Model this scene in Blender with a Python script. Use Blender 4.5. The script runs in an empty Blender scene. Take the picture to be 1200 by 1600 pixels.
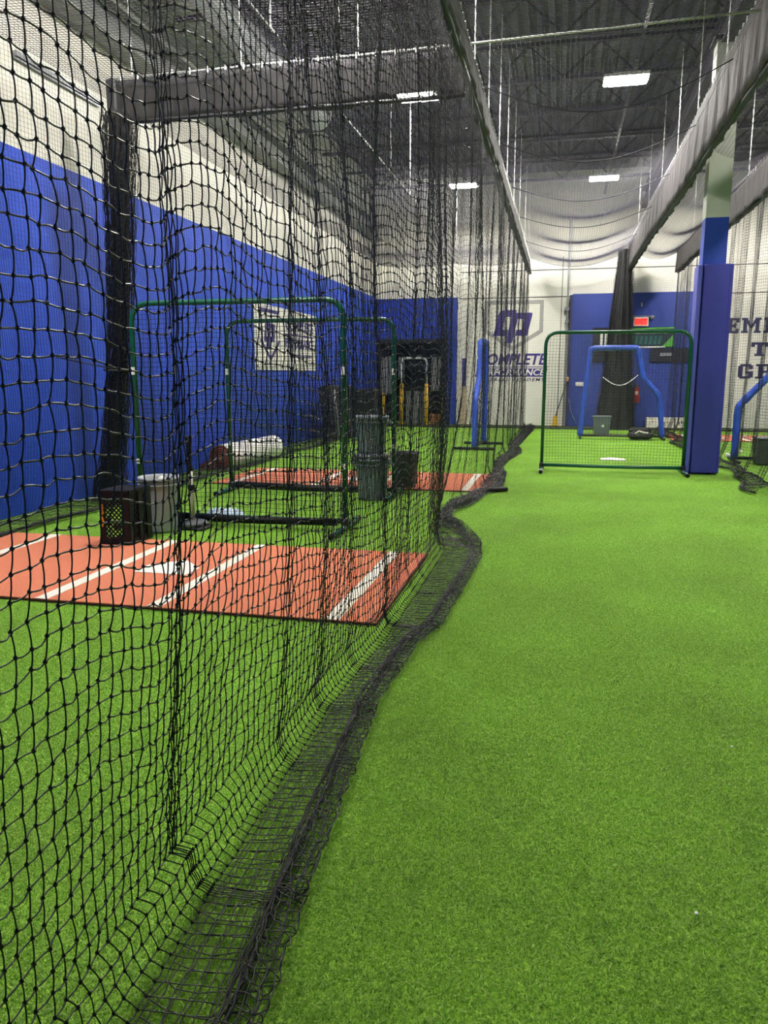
import bpy, math, random
import numpy as np
from mathutils import Vector, Matrix

rnd = random.Random(7)
rng = np.random.default_rng(11)
S = bpy.context.scene
C = S.collection
PI = math.pi

# ------------------------------------------------------------------ camera
F_PX = 1200.0
cam_d = bpy.data.cameras.new('camera')
cam = bpy.data.objects.new('camera', cam_d)
C.objects.link(cam)
cam_d.sensor_fit = 'VERTICAL'
cam_d.sensor_height = 36.0
cam_d.lens = F_PX / 1600.0 * 36.0
cam_d.clip_start = 0.05
cam.location = (0, 0, 1.48)
PITCH = math.atan(214 / F_PX)
YAW = math.atan(276 / F_PX * math.cos(PITCH))
cam.rotation_euler = (PI / 2 - PITCH, 0, YAW)
S.camera = cam

# ------------------------------------------------------------------ world, exposure
LAMP = 560.0          # strength of the lamp diffusers
w = bpy.data.worlds.new('world')
S.world = w
w.use_nodes = True
w.node_tree.nodes['Background'].inputs[0].default_value = (0.55, 0.62, 0.75, 1)
w.node_tree.nodes['Background'].inputs[1].default_value = 0.05
S.view_settings.view_transform = 'Standard'
S.view_settings.look = 'None'
S.view_settings.gamma = 1.0
S.view_settings.exposure = 0.0
try:
    S.view_settings.use_curve_mapping = False
except Exception:
    pass

# ------------------------------------------------------------------ materials
def srgb(r, g, b):
    def f(c):
        c /= 255.0
        return c / 12.92 if c <= 0.04045 else ((c + 0.055) / 1.055) ** 2.4
    return (f(r), f(g), f(b), 1.0)

def new_mat(name):
    m = bpy.data.materials.new(name)
    m.use_nodes = True
    nt = m.node_tree
    return m, nt, nt.nodes['Principled BSDF']

def N(nt, kind, **kw):
    n = nt.nodes.new(kind)
    for k, v in kw.items():
        setattr(n, k, v)
    return n

def M(name, col, rough=0.6, metal=0.0, var=0.12, scale=6.0, bump=0.0, bscale=60.0, spec=0.5):
    m, nt, b = new_mat(name)
    L = nt.links.new
    geo = N(nt, 'ShaderNodeTexCoord')
    nz = N(nt, 'ShaderNodeTexNoise')
    nz.inputs['Scale'].default_value = scale
    nz.inputs['Detail'].default_value = 4
    L(geo.outputs['Object'], nz.inputs['Vector'])
    mp = N(nt, 'ShaderNodeMapRange')
    mp.inputs['From Min'].default_value = 0.3
    mp.inputs['From Max'].default_value = 0.7
    mp.inputs['To Min'].default_value = 1 - var
    mp.inputs['To Max'].default_value = 1 + var
    L(nz.outputs['Fac'], mp.inputs['Value'])
    mul = N(nt, 'ShaderNodeVectorMath', operation='SCALE')
    mul.inputs[0].default_value = col[:3]
    L(mp.outputs['Result'], mul.inputs['Scale'])
    L(mul.outputs[0], b.inputs['Base Color'])
    b.inputs['Roughness'].default_value = rough
    b.inputs['Metallic'].default_value = metal
    b.inputs['Specular IOR Level'].default_value = spec
    if bump:
        n2 = N(nt, 'ShaderNodeTexNoise')
        n2.inputs['Scale'].default_value = bscale
        n2.inputs['Detail'].default_value = 3
        L(geo.outputs['Object'], n2.inputs['Vector'])
        bp = N(nt, 'ShaderNodeBump')
        bp.inputs['Strength'].default_value = bump
        bp.inputs['Distance'].default_value = 0.01
        L(n2.outputs['Fac'], bp.inputs['Height'])
        L(bp.outputs[0], b.inputs['Normal'])
    return m

def emit(name, col, strength):
    m, nt, b = new_mat(name)
    b.inputs['Base Color'].default_value = (col[0] * .7, col[1] * .7, col[2] * .7, 1)
    b.inputs['Emission Color'].default_value = col
    b.inputs['Emission Strength'].default_value = strength
    return m

def turf_material():
    m, nt, b = new_mat('turf')
    L = nt.links.new
    tc = N(nt, 'ShaderNodeTexCoord')
    # fibre grain
    n1 = N(nt, 'ShaderNodeTexNoise'); n1.inputs['Scale'].default_value = 190; n1.inputs['Detail'].default_value = 3
    n2 = N(nt, 'ShaderNodeTexNoise'); n2.inputs['Scale'].default_value = 55; n2.inputs['Detail'].default_value = 3
    n3 = N(nt, 'ShaderNodeTexNoise'); n3.inputs['Scale'].default_value = 1.1; n3.inputs['Detail'].default_value = 3
    for n in (n1, n2, n3):
        L(tc.outputs['Object'], n.inputs['Vector'])
    mx = N(nt, 'ShaderNodeMath', operation='MULTIPLY_ADD')
    L(n2.outputs['Fac'], mx.inputs[0]); mx.inputs[1].default_value = 0.35
    L(n1.outputs['Fac'], mx.inputs[2])
    r = N(nt, 'ShaderNodeValToRGB')
    e = r.color_ramp.elements
    e[0].position = 0.40; e[0].color = (0.12, 0.30, 0.015, 1)
    e[1].position = 0.86; e[1].color = (0.50, 0.75, 0.10, 1)
    k = r.color_ramp.elements.new(0.66); k.color = (0.30, 0.58, 0.045, 1)
    L(mx.outputs[0], r.inputs[0])
    mp = N(nt, 'ShaderNodeMapRange')
    mp.inputs['From Min'].default_value = 0.3; mp.inputs['From Max'].default_value = 0.7
    mp.inputs['To Min'].default_value = 0.88; mp.inputs['To Max'].default_value = 1.10
    L(n3.outputs['Fac'], mp.inputs['Value'])
    sc = N(nt, 'ShaderNodeVectorMath', operation='SCALE')
    L(r.outputs[0], sc.inputs[0]); L(mp.outputs[0], sc.inputs['Scale'])
    L(sc.outputs[0], b.inputs['Base Color'])
    b.inputs['Roughness'].default_value = 0.75
    b.inputs['Specular IOR Level'].default_value = 0.2
    bp = N(nt, 'ShaderNodeBump'); bp.inputs['Strength'].default_value = 0.7; bp.inputs['Distance'].default_value = 0.006
    L(mx.outputs[0], bp.inputs['Height']); L(bp.outputs[0], b.inputs['Normal'])
    return m

def fibre_material():
    m, nt, b = new_mat('turf_fibre')
    L = nt.links.new
    g = N(nt, 'ShaderNodeNewGeometry')
    r = N(nt, 'ShaderNodeValToRGB')
    e = r.color_ramp.elements
    e[0].position = 0; e[0].color = (0.16, 0.35, 0.035, 1)
    e[1].position = 1; e[1].color = (0.85, 0.95, 0.32, 1)
    k = e.new(.6); k.color = (0.39, 0.66, 0.095, 1)
    k = e.new(.9); k.color = (0.56, 0.81, 0.19, 1)
    L(g.outputs['Random Per Island'], r.inputs[0])
    nz = N(nt, 'ShaderNodeTexNoise'); nz.inputs['Scale'].default_value = 1.1; nz.inputs['Detail'].default_value = 3
    L(g.outputs['Position'], nz.inputs['Vector'])
    mp = N(nt, 'ShaderNodeMapRange'); mp.inputs['From Min'].default_value = .3; mp.inputs['From Max'].default_value = .7
    mp.inputs['To Min'].default_value = .9; mp.inputs['To Max'].default_value = 1.08
    L(nz.outputs['Fac'], mp.inputs['Value'])
    sc = N(nt, 'ShaderNodeVectorMath', operation='SCALE')
    L(r.outputs[0], sc.inputs[0]); L(mp.outputs[0], sc.inputs['Scale'])
    L(sc.outputs[0], b.inputs['Base Color'])
    b.inputs['Roughness'].default_value = .45
    b.inputs['Specular IOR Level'].default_value = .4
    tr = N(nt, 'ShaderNodeBsdfTranslucent'); L(sc.outputs[0], tr.inputs['Color'])
    ms = N(nt, 'ShaderNodeMixShader'); ms.inputs[0].default_value = .42
    L(b.outputs[0], ms.inputs[1]); L(tr.outputs[0], ms.inputs[2])
    L(ms.outputs[0], nt.nodes['Material Output'].inputs['Surface'])
    return m

def wall_material(name, zsplit, xmax=None, blue=(0.028, 0.085, 0.60), white=(0.72, 0.70, 0.62)):
    """painted wall: blue below a height (and left of xmax), off-white elsewhere, roller texture"""
    m, nt, b = new_mat(name)
    L = nt.links.new
    g = N(nt, 'ShaderNodeNewGeometry')
    sx = N(nt, 'ShaderNodeSeparateXYZ'); L(g.outputs['Position'], sx.inputs[0])
    lt = N(nt, 'ShaderNodeMath', operation='LESS_THAN'); L(sx.outputs['Z'], lt.inputs[0]); lt.inputs[1].default_value = zsplit
    fac = lt.outputs[0]
    if xmax is not None:
        lx = N(nt, 'ShaderNodeMath', operation='LESS_THAN'); L(sx.outputs['X'], lx.inputs[0]); lx.inputs[1].default_value = xmax
        mu = N(nt, 'ShaderNodeMath', operation='MULTIPLY'); L(fac, mu.inputs[0]); L(lx.outputs[0], mu.inputs[1])
        fac = mu.outputs[0]
    nz = N(nt, 'ShaderNodeTexNoise'); nz.inputs['Scale'].default_value = 1.3; nz.inputs['Detail'].default_value = 5
    L(g.outputs['Position'], nz.inputs['Vector'])
    mp = N(nt, 'ShaderNodeMapRange'); mp.inputs['To Min'].default_value = 0.88; mp.inputs['To Max'].default_value = 1.1
    L(nz.outputs['Fac'], mp.inputs['Value'])
    mix = N(nt, 'ShaderNodeMix', data_type='RGBA')
    L(fac, mix.inputs['Factor'])
    mix.inputs[6].default_value = (*white, 1); mix.inputs[7].default_value = (*blue, 1)
    sc = N(nt, 'ShaderNodeVectorMath', operation='SCALE')
    L(mix.outputs[2], sc.inputs[0]); L(mp.outputs[0], sc.inputs['Scale'])
    L(sc.outputs[0], b.inputs['Base Color'])
    b.inputs['Roughness'].default_value = 0.55
    b.inputs['Specular IOR Level'].default_value = 0.3
    n2 = N(nt, 'ShaderNodeTexNoise'); n2.inputs['Scale'].default_value = 90
    L(g.outputs['Position'], n2.inputs['Vector'])
    bp = N(nt, 'ShaderNodeBump'); bp.inputs['Strength'].default_value = 0.15; bp.inputs['Distance'].default_value = 0.004
    L(n2.outputs['Fac'], bp.inputs['Height']); L(bp.outputs[0], b.inputs['Normal'])
    return m

def vinyl_material(name, col, alpha=1.0):
    m, nt, b = new_mat(name)
    L = nt.links.new
    tc = N(nt, 'ShaderNodeTexCoord')
    mp = N(nt, 'ShaderNodeMapping'); mp.inputs['Scale'].default_value = (6, 6, 1.2)
    L(tc.outputs['Object'], mp.inputs[0])
    nz = N(nt, 'ShaderNodeTexNoise'); nz.inputs['Scale'].default_value = 3; nz.inputs['Detail'].default_value = 4
    L(mp.outputs[0], nz.inputs['Vector'])
    mr = N(nt, 'ShaderNodeMapRange'); mr.inputs['From Min'].default_value = .3; mr.inputs['From Max'].default_value = .7
    mr.inputs['To Min'].default_value = .75; mr.inputs['To Max'].default_value = 1.2
    L(nz.outputs['Fac'], mr.inputs['Value'])
    sc = N(nt, 'ShaderNodeVectorMath', operation='SCALE'); sc.inputs[0].default_value = col[:3]
    L(mr.outputs[0], sc.inputs['Scale']); L(sc.outputs[0], b.inputs['Base Color'])
    b.inputs['Roughness'].default_value = .75
    b.inputs['Specular IOR Level'].default_value = .12
    bp = N(nt, 'ShaderNodeBump'); bp.inputs['Strength'].default_value = .5; bp.inputs['Distance'].default_value = .03
    L(nz.outputs['Fac'], bp.inputs['Height']); L(bp.outputs[0], b.inputs['Normal'])
    if alpha < 1:
        b.inputs['Alpha'].default_value = alpha
    return m

MAT = dict(
    turf=turf_material(),
    fibre=fibre_material(),
    net=M('net_twine', (0.012, 0.012, 0.014, 1), .42, spec=.6, scale=40),
    netgrey=M('net_twine_overhead', (0.055, 0.052, 0.070, 1), .7, spec=.15, scale=40),
    rope=M('rope', (0.03, 0.028, 0.028, 1), .6, scale=50, bump=.5, bscale=200),
    vinyl=vinyl_material('vinyl_skirt', (0.085, 0.079, 0.080)),
    vinyl_thin=vinyl_material('vinyl_sheet', (0.042, 0.040, 0.042), .78),
    vinyl_dark=M('vinyl_hem', (0.025, 0.025, 0.028, 1), .5),
    ceiling=M('deck_paint', (0.15, 0.132, 0.20, 1), .7, var=.2),
    joist=M('joist_paint', (0.085, 0.078, 0.11, 1), .6, var=.2),
    girder=M('girder_paint', (0.20, 0.215, 0.19, 1), .6),
    duct=M('galvanised_duct', (0.55, 0.56, 0.6, 1), .35, .2),
    white_metal=M('white_metal', (0.8, 0.8, 0.78, 1), .35),
    chain=M('bright_chain', (0.85, 0.85, 0.83, 1), .3, .3, scale=80),
    black_metal=M('black_metal', (0.02, 0.02, 0.022, 1), .45),
    grey_metal=M('grey_panel', (0.20, 0.20, 0.20, 1), .5),
    chrome=M('chrome', (0.7, 0.7, 0.7, 1), .2, 1.0),
    green=M('green_powder_coat', (0.006, 0.10, 0.052, 1), .3, scale=20),
    blue_pad=M('blue_vinyl_pad', (0.03, 0.09, 0.55, 1), .38, scale=9, bump=.35, bscale=14),
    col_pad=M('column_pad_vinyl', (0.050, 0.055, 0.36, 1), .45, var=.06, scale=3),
    col_pad_lit=M('column_pad_lit_side', (0.11, 0.12, 0.52, 1), .45, var=.06, scale=3),  # lit copy of the pad vinyl, light on the left face put into the colour
    col_blue=M('blue_paint', (0.024, 0.07, 0.46, 1), .5, var=.06),
    door_blue=M('door_blue_paint', (0.022, 0.050, 0.30, 1), .5, var=.06, scale=2),
    col_white=M('white_paint', (0.62, 0.64, 0.55, 1), .5, var=.08, scale=3),
    clay=M('clay_turf', (0.66, 0.215, 0.12, 1), .9, var=.14, scale=130, bump=.6, bscale=220, spec=.1),
    clay_edge=M('mat_backing', (0.09, 0.03, 0.02, 1), .9),
    chalk=M('white_turf_line', (0.80, 0.77, 0.66, 1), .9, var=.08, scale=120, bump=.5, bscale=220, spec=.1),
    plate=M('white_rubber', (0.80, 0.79, 0.70, 1), .6, var=.06),
    can=M('grey_plastic', (0.12, 0.145, 0.16, 1), .45, var=.1),
    can_light=M('light_grey_plastic', (0.30, 0.32, 0.34, 1), .4, var=.1),
    can_dark=M('dark_grey_plastic', (0.07, 0.074, 0.085, 1), .45, var=.1),
    black_plastic=M('black_plastic', (0.009, 0.009, 0.010, 1), .5, spec=.25),
    orange=M('orange_print', (0.75, 0.33, 0.02, 1), .5),
    ball=M('baseball_leather', (0.75, 0.73, 0.66, 1), .5),
    tee_tube=M('tan_tube', (0.50, 0.46, 0.38, 1), .4),
    cloth=M('pale_blue_cloth', (0.42, 0.52, 0.66, 1), .8, var=.25, scale=18, bump=.5, bscale=40),
    mat_back=M('white_mat_backing', (0.72, 0.71, 0.68, 1), .8, var=.12, scale=16),
    mat_brown=M('rolled_clay', (0.17, 0.05, 0.035, 1), .9, var=.2, scale=60),
    pads=M('black_mat', (0.018, 0.018, 0.02, 1), .6),
    steel=M('dull_steel', (0.22, 0.23, 0.25, 1), .4, .5),
    yellow=M('safety_yellow', (0.78, 0.46, 0.02, 1), .4),
    orange_box=M('orange_box', (0.40, 0.15, 0.03, 1), .7),
    navy=M('navy_paint', (0.022, 0.018, 0.085, 1), .5, var=.15),
    purple=M('purple_paint', (0.040, 0.022, 0.20, 1), .5, var=.12),
    grey_paint=M('grey_paint', (0.33, 0.32, 0.31, 1), .5),
    banner=M('banner_vinyl', (0.76, 0.74, 0.66, 1), .5, var=.05),
    banner_dark=M('banner_dark', (0.012, 0.03, 0.05, 1), .45),
    banner_green=M('banner_green', (0.10, 0.42, 0.06, 1), .5),
    banner_teal=M('banner_teal', (0.02, 0.13, 0.11, 1), .5),
    plaque=M('dark_plaque', (0.012, 0.013, 0.028, 1), .4),
    exit_white=M('exit_housing', (0.85, 0.8, 0.76, 1), .4),
    exit_red=emit('exit_red', (1.0, 0.015, 0.012, 1), .75),
    red=M('extinguisher_red', (0.42, 0.02, 0.015, 1), .3),
    bag=M('black_nylon', (0.012, 0.012, 0.013, 1), .6, bump=.5, bscale=30),
    paper=M('white_paper', (0.82, 0.82, 0.78, 1), .7),
    card=M('cardboard_white', (0.74, 0.70, 0.60, 1), .7),
    tan=M('tan_foam', (0.50, 0.40, 0.28, 1), .8),
    seam=M('dark_joint', (0.03, 0.03, 0.032, 1), .8),
    wall_left=wall_material('wall_left_paint', 3.8),
    wall_back=wall_material('wall_back_paint', 3.74, -3.05, (.022, .052, .34)),
    wall_plain=wall_material('wall_plain_paint', 3.8),
    lamp=emit('lamp_diffuser', (1.0, 0.965, 0.90, 1), LAMP),
)

# ------------------------------------------------------------------ mesh helpers
class MB:
    def __init__(s):
        s.v = []; s.f = []
    def add(s, vs, fs):
        o = len(s.v)
        s.v.extend([tuple(v) for v in vs])
        s.f.extend([tuple(i + o for i in f) for f in fs])
        return s
    def box(s, c, d, rot=None, taper=1.0, bev=0.0):
        hx, hy, hz = d[0] / 2, d[1] / 2, d[2] / 2
        R = rot or Matrix.Identity(3)
        if bev <= 0:
            vs = []
            for z, k in ((-hz, 1.0), (hz, taper)):
                for x, y in ((-hx, -hy), (hx, -hy), (hx, hy), (-hx, hy)):
                    vs.append(Vector(c) + R @ Vector((x * k, y * k, z)))
            return s.add(vs, [(3, 2, 1, 0), (4, 5, 6, 7), (0, 1, 5, 4), (1, 2, 6, 5), (2, 3, 7, 6), (3, 0, 4, 7)])
        b = bev
        ring = [(-hx + b, -hy), (hx - b, -hy), (hx, -hy + b), (hx, hy - b), (hx - b, hy), (-hx + b, hy), (-hx, hy - b), (-hx, -hy + b)]
        vs = []
        for z, ins in ((-hz, b), (-hz + b, 0), (hz - b, 0), (hz, b)):
            k = taper if z > 0 else 1
            for x, y in ring:
                vs.append(Vector(c) + R @ Vector(((x - math.copysign(ins, x)) * k, (y - math.copysign(ins, y)) * k, z)))
        fs = [tuple(range(7, -1, -1)), tuple(range(24, 32))]
        for l in range(3):
            for i in range(8):
                j = (i + 1) % 8
                fs.append((l * 8 + i, l * 8 + j, l * 8 + 8 + j, l * 8 + 8 + i))
        return s.add(vs, fs)
    def tube(s, path, r, k=8, closed=False, caps=True):
        P = [Vector(p) for p in path]
        n = len(P)
        rr = r if hasattr(r, '__len__') else [r] * n
        vs = []; prev = None
        for i in range(n):
            if closed:
                t = (P[(i + 1) % n] - P[i - 1]).normalized()
            else:
                t = (P[min(i + 1, n - 1)] - P[max(i - 1, 0)]).normalized()
            if prev is None:
                a = Vector((0, 0, 1)) if abs(t.z) < .9 else Vector((1, 0, 0))
                u = t.cross(a).normalized()
            else:
                u = (prev - t * prev.dot(t)).normalized()
            prev = u
            v = t.cross(u)
            for j in range(k):
                a = 2 * PI * j / k
                vs.append(P[i] + (u * math.cos(a) + v * math.sin(a)) * rr[i])
        fs = []
        for i in range(n if closed else n - 1):
            q = (i + 1) % n
            for j in range(k):
                j2 = (j + 1) % k
                fs.append((i * k + j, i * k + j2, q * k + j2, q * k + j))
        if caps and not closed:
            fs.append(tuple(range(k - 1, -1, -1)))
            fs.append(tuple(range((n - 1) * k, n * k)))
        return s.add(vs, fs)
    def lathe(s, prof, c=(0, 0, 0), k=20):
        vs = []; fs = []
        for r, z in prof:
            for j in range(k):
                a = 2 * PI * j / k
                vs.append((c[0] + r * math.cos(a), c[1] + r * math.sin(a), c[2] + z))
        n = len(prof)
        for i in range(n - 1):
            for j in range(k):
                j2 = (j + 1) % k
                fs.append((i * k + j, i * k + j2, (i + 1) * k + j2, (i + 1) * k + j))
        if prof[0][0] > 1e-6:
            fs.append(tuple(range(k - 1, -1, -1)))
        if prof[-1][0] > 1e-6:
            fs.append(tuple(range((n - 1) * k, n * k)))
        return s.add(vs, fs)
    def prism(s, poly, fn, t):
        """poly of (a, b); fn maps (a, b, depth) to a point; thickness t"""
        n = len(poly)
        vs = [fn(a, b, 0) for a, b in poly] + [fn(a, b, t) for a, b in poly]
        fs = [tuple(range(n)), tuple(range(2 * n - 1, n - 1, -1))]
        for i in range(n):
            j = (i + 1) % n
            fs.append((i, i + n, j + n, j))
        return s.add(vs, fs)
    def sphere(s, c, r, k=12, sq=1.0):
        prof = [(max(1e-7, r * math.sin(PI * i / (k // 2))), -r * sq * math.cos(PI * i / (k // 2))) for i in range(k // 2 + 1)]
        return s.lathe(prof, c, k)
    def build(s, name, mat, parent=None, smooth=False, **props):
        me = bpy.data.meshes.new(name)
        me.from_pydata(s.v, [], s.f)
        me.materials.append(mat if not isinstance(mat, str) else MAT[mat])
        if smooth:
            me.polygons.foreach_set('use_smooth', [True] * len(me.polygons))
        me.update()
        return link(name, me, parent, **props)

def link(name, me, parent=None, **props):
    o = bpy.data.objects.new(name, me)
    C.objects.link(o)
    if parent:
        o.parent = parent
        o.matrix_parent_inverse = Matrix.Translation(-Vector(parent.location)) if parent.rotation_euler == Matrix.Identity(3).to_euler() else parent.matrix_basis.inverted()
    for k, v in props.items():
        o[k] = v
    return o

def thing(name, label, cat, loc=(0, 0, 0), group=None):
    o = bpy.data.objects.new(name, None)
    o.empty_display_size = .1
    C.objects.link(o)
    o.location = loc
    o['label'] = label; o['category'] = cat
    if group:
        o['group'] = group
    return o

def tag(o, label, cat, group=None):
    o['label'] = label; o['category'] = cat
    if group:
        o['group'] = group
    return o

def struct(o, label=None):
    o['kind'] = 'structure'
    if label:
        o['label'] = label
    return o

def quads_mesh(name, V, Q, mat, smooth=True):
    me = bpy.data.meshes.new(name)
    nv, nq = len(V), len(Q)
    me.vertices.add(nv); me.loops.add(nq * 4); me.polygons.add(nq)
    me.vertices.foreach_set('co', np.ascontiguousarray(V, np.float32).ravel())
    me.loops.foreach_set('vertex_index', np.ascontiguousarray(Q, np.int32).ravel())
    me.polygons.foreach_set('loop_start', np.arange(0, nq * 4, 4, dtype=np.int32))
    me.polygons.foreach_set('use_smooth', np.full(nq, smooth))
    me.materials.append(MAT[mat])
    me.update(calc_edges=True)
    return me

class NetB:
    """collects twine tubes (numpy)"""
    def __init__(s):
        s.V = []; s.Q = []; s.n = 0
    def strands(s, P, r, k=3, ref=(0, 0, 1)):
        P = np.asarray(P, float)                  # (strands, points, 3)
        S_, n, _ = P.shape
        T = np.gradient(P, axis=1)
        T /= np.linalg.norm(T, axis=2, keepdims=True) + 1e-9
        A = np.cross(T, np.asarray(ref, float))
        A /= np.linalg.norm(A, axis=2, keepdims=True) + 1e-9
        B = np.cross(T, A)
        ang = np.arange(k) * 2 * PI / k
        ring = (A[:, :, None, :] * np.cos(ang)[None, None, :, None] + B[:, :, None, :] * np.sin(ang)[None, None, :, None]) * r + P[:, :, None, :]
        idx = np.arange(S_ * n * k).reshape(S_, n, k) + s.n
        a = idx[:, :-1, :]; b = np.roll(idx, -1, axis=2)[:, :-1, :]
        c = np.roll(idx, -1, axis=2)[:, 1:, :]; d = idx[:, 1:, :]
        s.Q.append(np.stack([a, b, c, d], -1).reshape(-1, 4))
        s.V.append(ring.reshape(-1, 3)); s.n += S_ * n * k
    def knots(s, P, r):
        P = P.reshape(-1, 3); n = len(P)
        off = np.array([(1, 0, 0), (0, 1, 0), (-1, 0, 0), (0, -1, 0), (0, 0, 1.15), (0, 0, -1.15)]) * r
        V = (P[:, None, :] + off[None]).reshape(-1, 3)
        base = (np.arange(n) * 6)[:, None, None] + s.n
        # two quads per half keep everything quad-only
        q = np.array([(4, 0, 5, 1), (4, 1, 5, 2), (4, 2, 5, 3), (4, 3, 5, 0)])
        q = np.array([(4, 0, 1, 1), ] * 0 + [(0, 1, 4, 4)] * 0 + q.tolist())
        s.Q.append((base + np.array([(0, 5, 1, 4), (1, 5, 2, 4), (2, 5, 3, 4), (3, 5, 0, 4)])[None]).reshape(-1, 4))
        s.V.append(V); s.n += n * 6
    def mesh(s, name, mat):
        return quads_mesh(name, np.concatenate(s.V), np.concatenate(s.Q), mat)

def sheet_net(nb, fn, na, nbr, ra, k=3, sa=10, sb=10, refa=(0, 0, 1), refb=(0, 0, 1)):
    """net on a surface fn(u, v) (arrays 0..1): na strands at constant u, nbr strands at constant v"""
    u = np.linspace(0, 1, na)[:, None] * np.ones((1, sa)); v = np.ones((na, 1)) * np.linspace(0, 1, sa)[None]
    nb.strands(fn(u, v), ra, k, refa)
    v = np.linspace(0, 1, nbr)[:, None] * np.ones((1, sb)); u = np.ones((nbr, 1)) * np.linspace(0, 1, sb)[None]
    nb.strands(fn(u, v), ra, k, refb)

def round_path(pts, rad, n=6, closed=False):
    out = []
    P = [Vector(p) for p in pts]
    m = len(P)
    for i, p in enumerate(P):
        if not closed and i in (0, m - 1):
            out.append(p); continue
        a = P[i - 1]; b = P[(i + 1) % m]
        d1 = (a - p); d2 = (b - p)
        r = min(rad, d1.length * .45, d2.length * .45)
        s_ = p + d1.normalized() * r; e_ = p + d2.normalized() * r
        for t in range(n + 1):
            t /= n
            out.append(s_ * (1 - t) ** 2 + p * 2 * t * (1 - t) + e_ * t * t)
    return out

def smooth_noise(seed, n, lo=-1, hi=1):
    r = np.random.default_rng(seed)
    return r.uniform(lo, hi, n)

# ------------------------------------------------------------------ structure
XL, XR, YB, YF, ZC = -5.6, 10.0, 23.4, -4.0, 7.1
FZ = -.007
o = MB().box(((XL + XR) / 2, (YF + YB + 2) / 2, FZ - .1), (XR - XL + .6, YB + 2.5 - YF, .2)).build('floor', 'turf')
struct(o, 'bright green artificial turf floor with fine fibres')
struct(MB().box((XL - .1, (YB + YF) / 2, ZC / 2), (.2, YB - YF, ZC)).build('wall_left', 'wall_left'), 'left wall painted blue below and off-white above')
struct(MB().box((XR + .1, (YB + YF) / 2, ZC / 2), (.2, YB - YF + .4, ZC)).build('wall_right', 'wall_plain'))
struct(MB().box(((XL + XR) / 2, YF - .1, ZC / 2), (XR - XL, .2, ZC)).build('wall_front', 'wall_plain'))
# pile of the turf: one tile of fibres, repeated over the floor by geometry nodes
def turf_tile(size, n, seed):
    r = np.random.default_rng(seed)
    p = r.uniform(-size / 2, size / 2, (n, 2)); a = r.uniform(0, 6.283, n)
    h = r.uniform(.5, 1.0, n) * .0080; w_ = r.uniform(.0008, .0014, n); ln = np.abs(r.normal(.0, .010, n)); la = r.uniform(0, 6.283, n)
    ca, sa = np.cos(a) * w_, np.sin(a) * w_
    lx, ly = np.cos(la) * ln, np.sin(la) * ln
    z0 = np.zeros(n)
    V = np.stack([np.stack([p[:, 0] - ca, p[:, 1] - sa, z0], -1), np.stack([p[:, 0] + ca, p[:, 1] + sa, z0], -1),
                  np.stack([p[:, 0] + ca * .9 + lx * .45, p[:, 1] + sa * .9 + ly * .45, h * .7], -1), np.stack([p[:, 0] - ca * .9 + lx * .45, p[:, 1] - sa * .9 + ly * .45, h * .7], -1),
                  np.stack([p[:, 0] + ca * .4 + lx, p[:, 1] + sa * .4 + ly, h], -1), np.stack([p[:, 0] - ca * .4 + lx, p[:, 1] - sa * .4 + ly, h], -1)], 1)
    base = (np.arange(n) * 6)[:, None]
    Q = np.concatenate([base + np.array([0, 1, 2, 3]), base + np.array([3, 2, 4, 5])])
    return quads_mesh('turf_tile', V.reshape(-1, 3), Q, 'fibre', False)
TS = .5
tile = link('turf_tile', turf_tile(TS, 16000, 5), bpy.data.objects['floor'])
tx = np.arange(XL + TS / 2, XR, TS); ty = np.arange(YF + TS / 2, YB, TS)
tile.location = (tx[0], ty[0], FZ); tile['kind'] = 'stuff'
me = bpy.data.meshes.new('turf_pile')
me.from_pydata([(x_, y_, FZ) for x_ in tx for y_ in ty if not (x_ == tx[0] and y_ == ty[0])], [], [])
pile = link('turf_pile', me, bpy.data.objects['floor'], kind='stuff')
ng = bpy.data.node_groups.new('turf_pile', 'GeometryNodeTree')
ng.interface.new_socket('Geometry', in_out='INPUT', socket_type='NodeSocketGeometry')
ng.interface.new_socket('Geometry', in_out='OUTPUT', socket_type='NodeSocketGeometry')
gi = ng.nodes.new('NodeGroupInput'); go = ng.nodes.new('NodeGroupOutput')
ip = ng.nodes.new('GeometryNodeInstanceOnPoints'); oi = ng.nodes.new('GeometryNodeObjectInfo')
oi.inputs['Object'].default_value = tile; oi.inputs['As Instance'].default_value = True
rv = ng.nodes.new('FunctionNodeRandomValue'); rv.data_type = 'INT'
rv.inputs[4].default_value = 0; rv.inputs[5].default_value = 3
mu_ = ng.nodes.new('ShaderNodeMath'); mu_.operation = 'MULTIPLY'; mu_.inputs[1].default_value = PI / 2
cx_ = ng.nodes.new('ShaderNodeCombineXYZ')
ng.links.new(rv.outputs[2], mu_.inputs[0]); ng.links.new(mu_.outputs[0], cx_.inputs['Z'])
ng.links.new(gi.outputs[0], ip.inputs['Points']); ng.links.new(oi.outputs['Geometry'], ip.inputs['Instance'])
ng.links.new(cx_.outputs[0], ip.inputs['Rotation']); ng.links.new(ip.outputs[0], go.inputs[0])
pile.modifiers.new('turf_pile', 'NODES').node_group = ng
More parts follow.
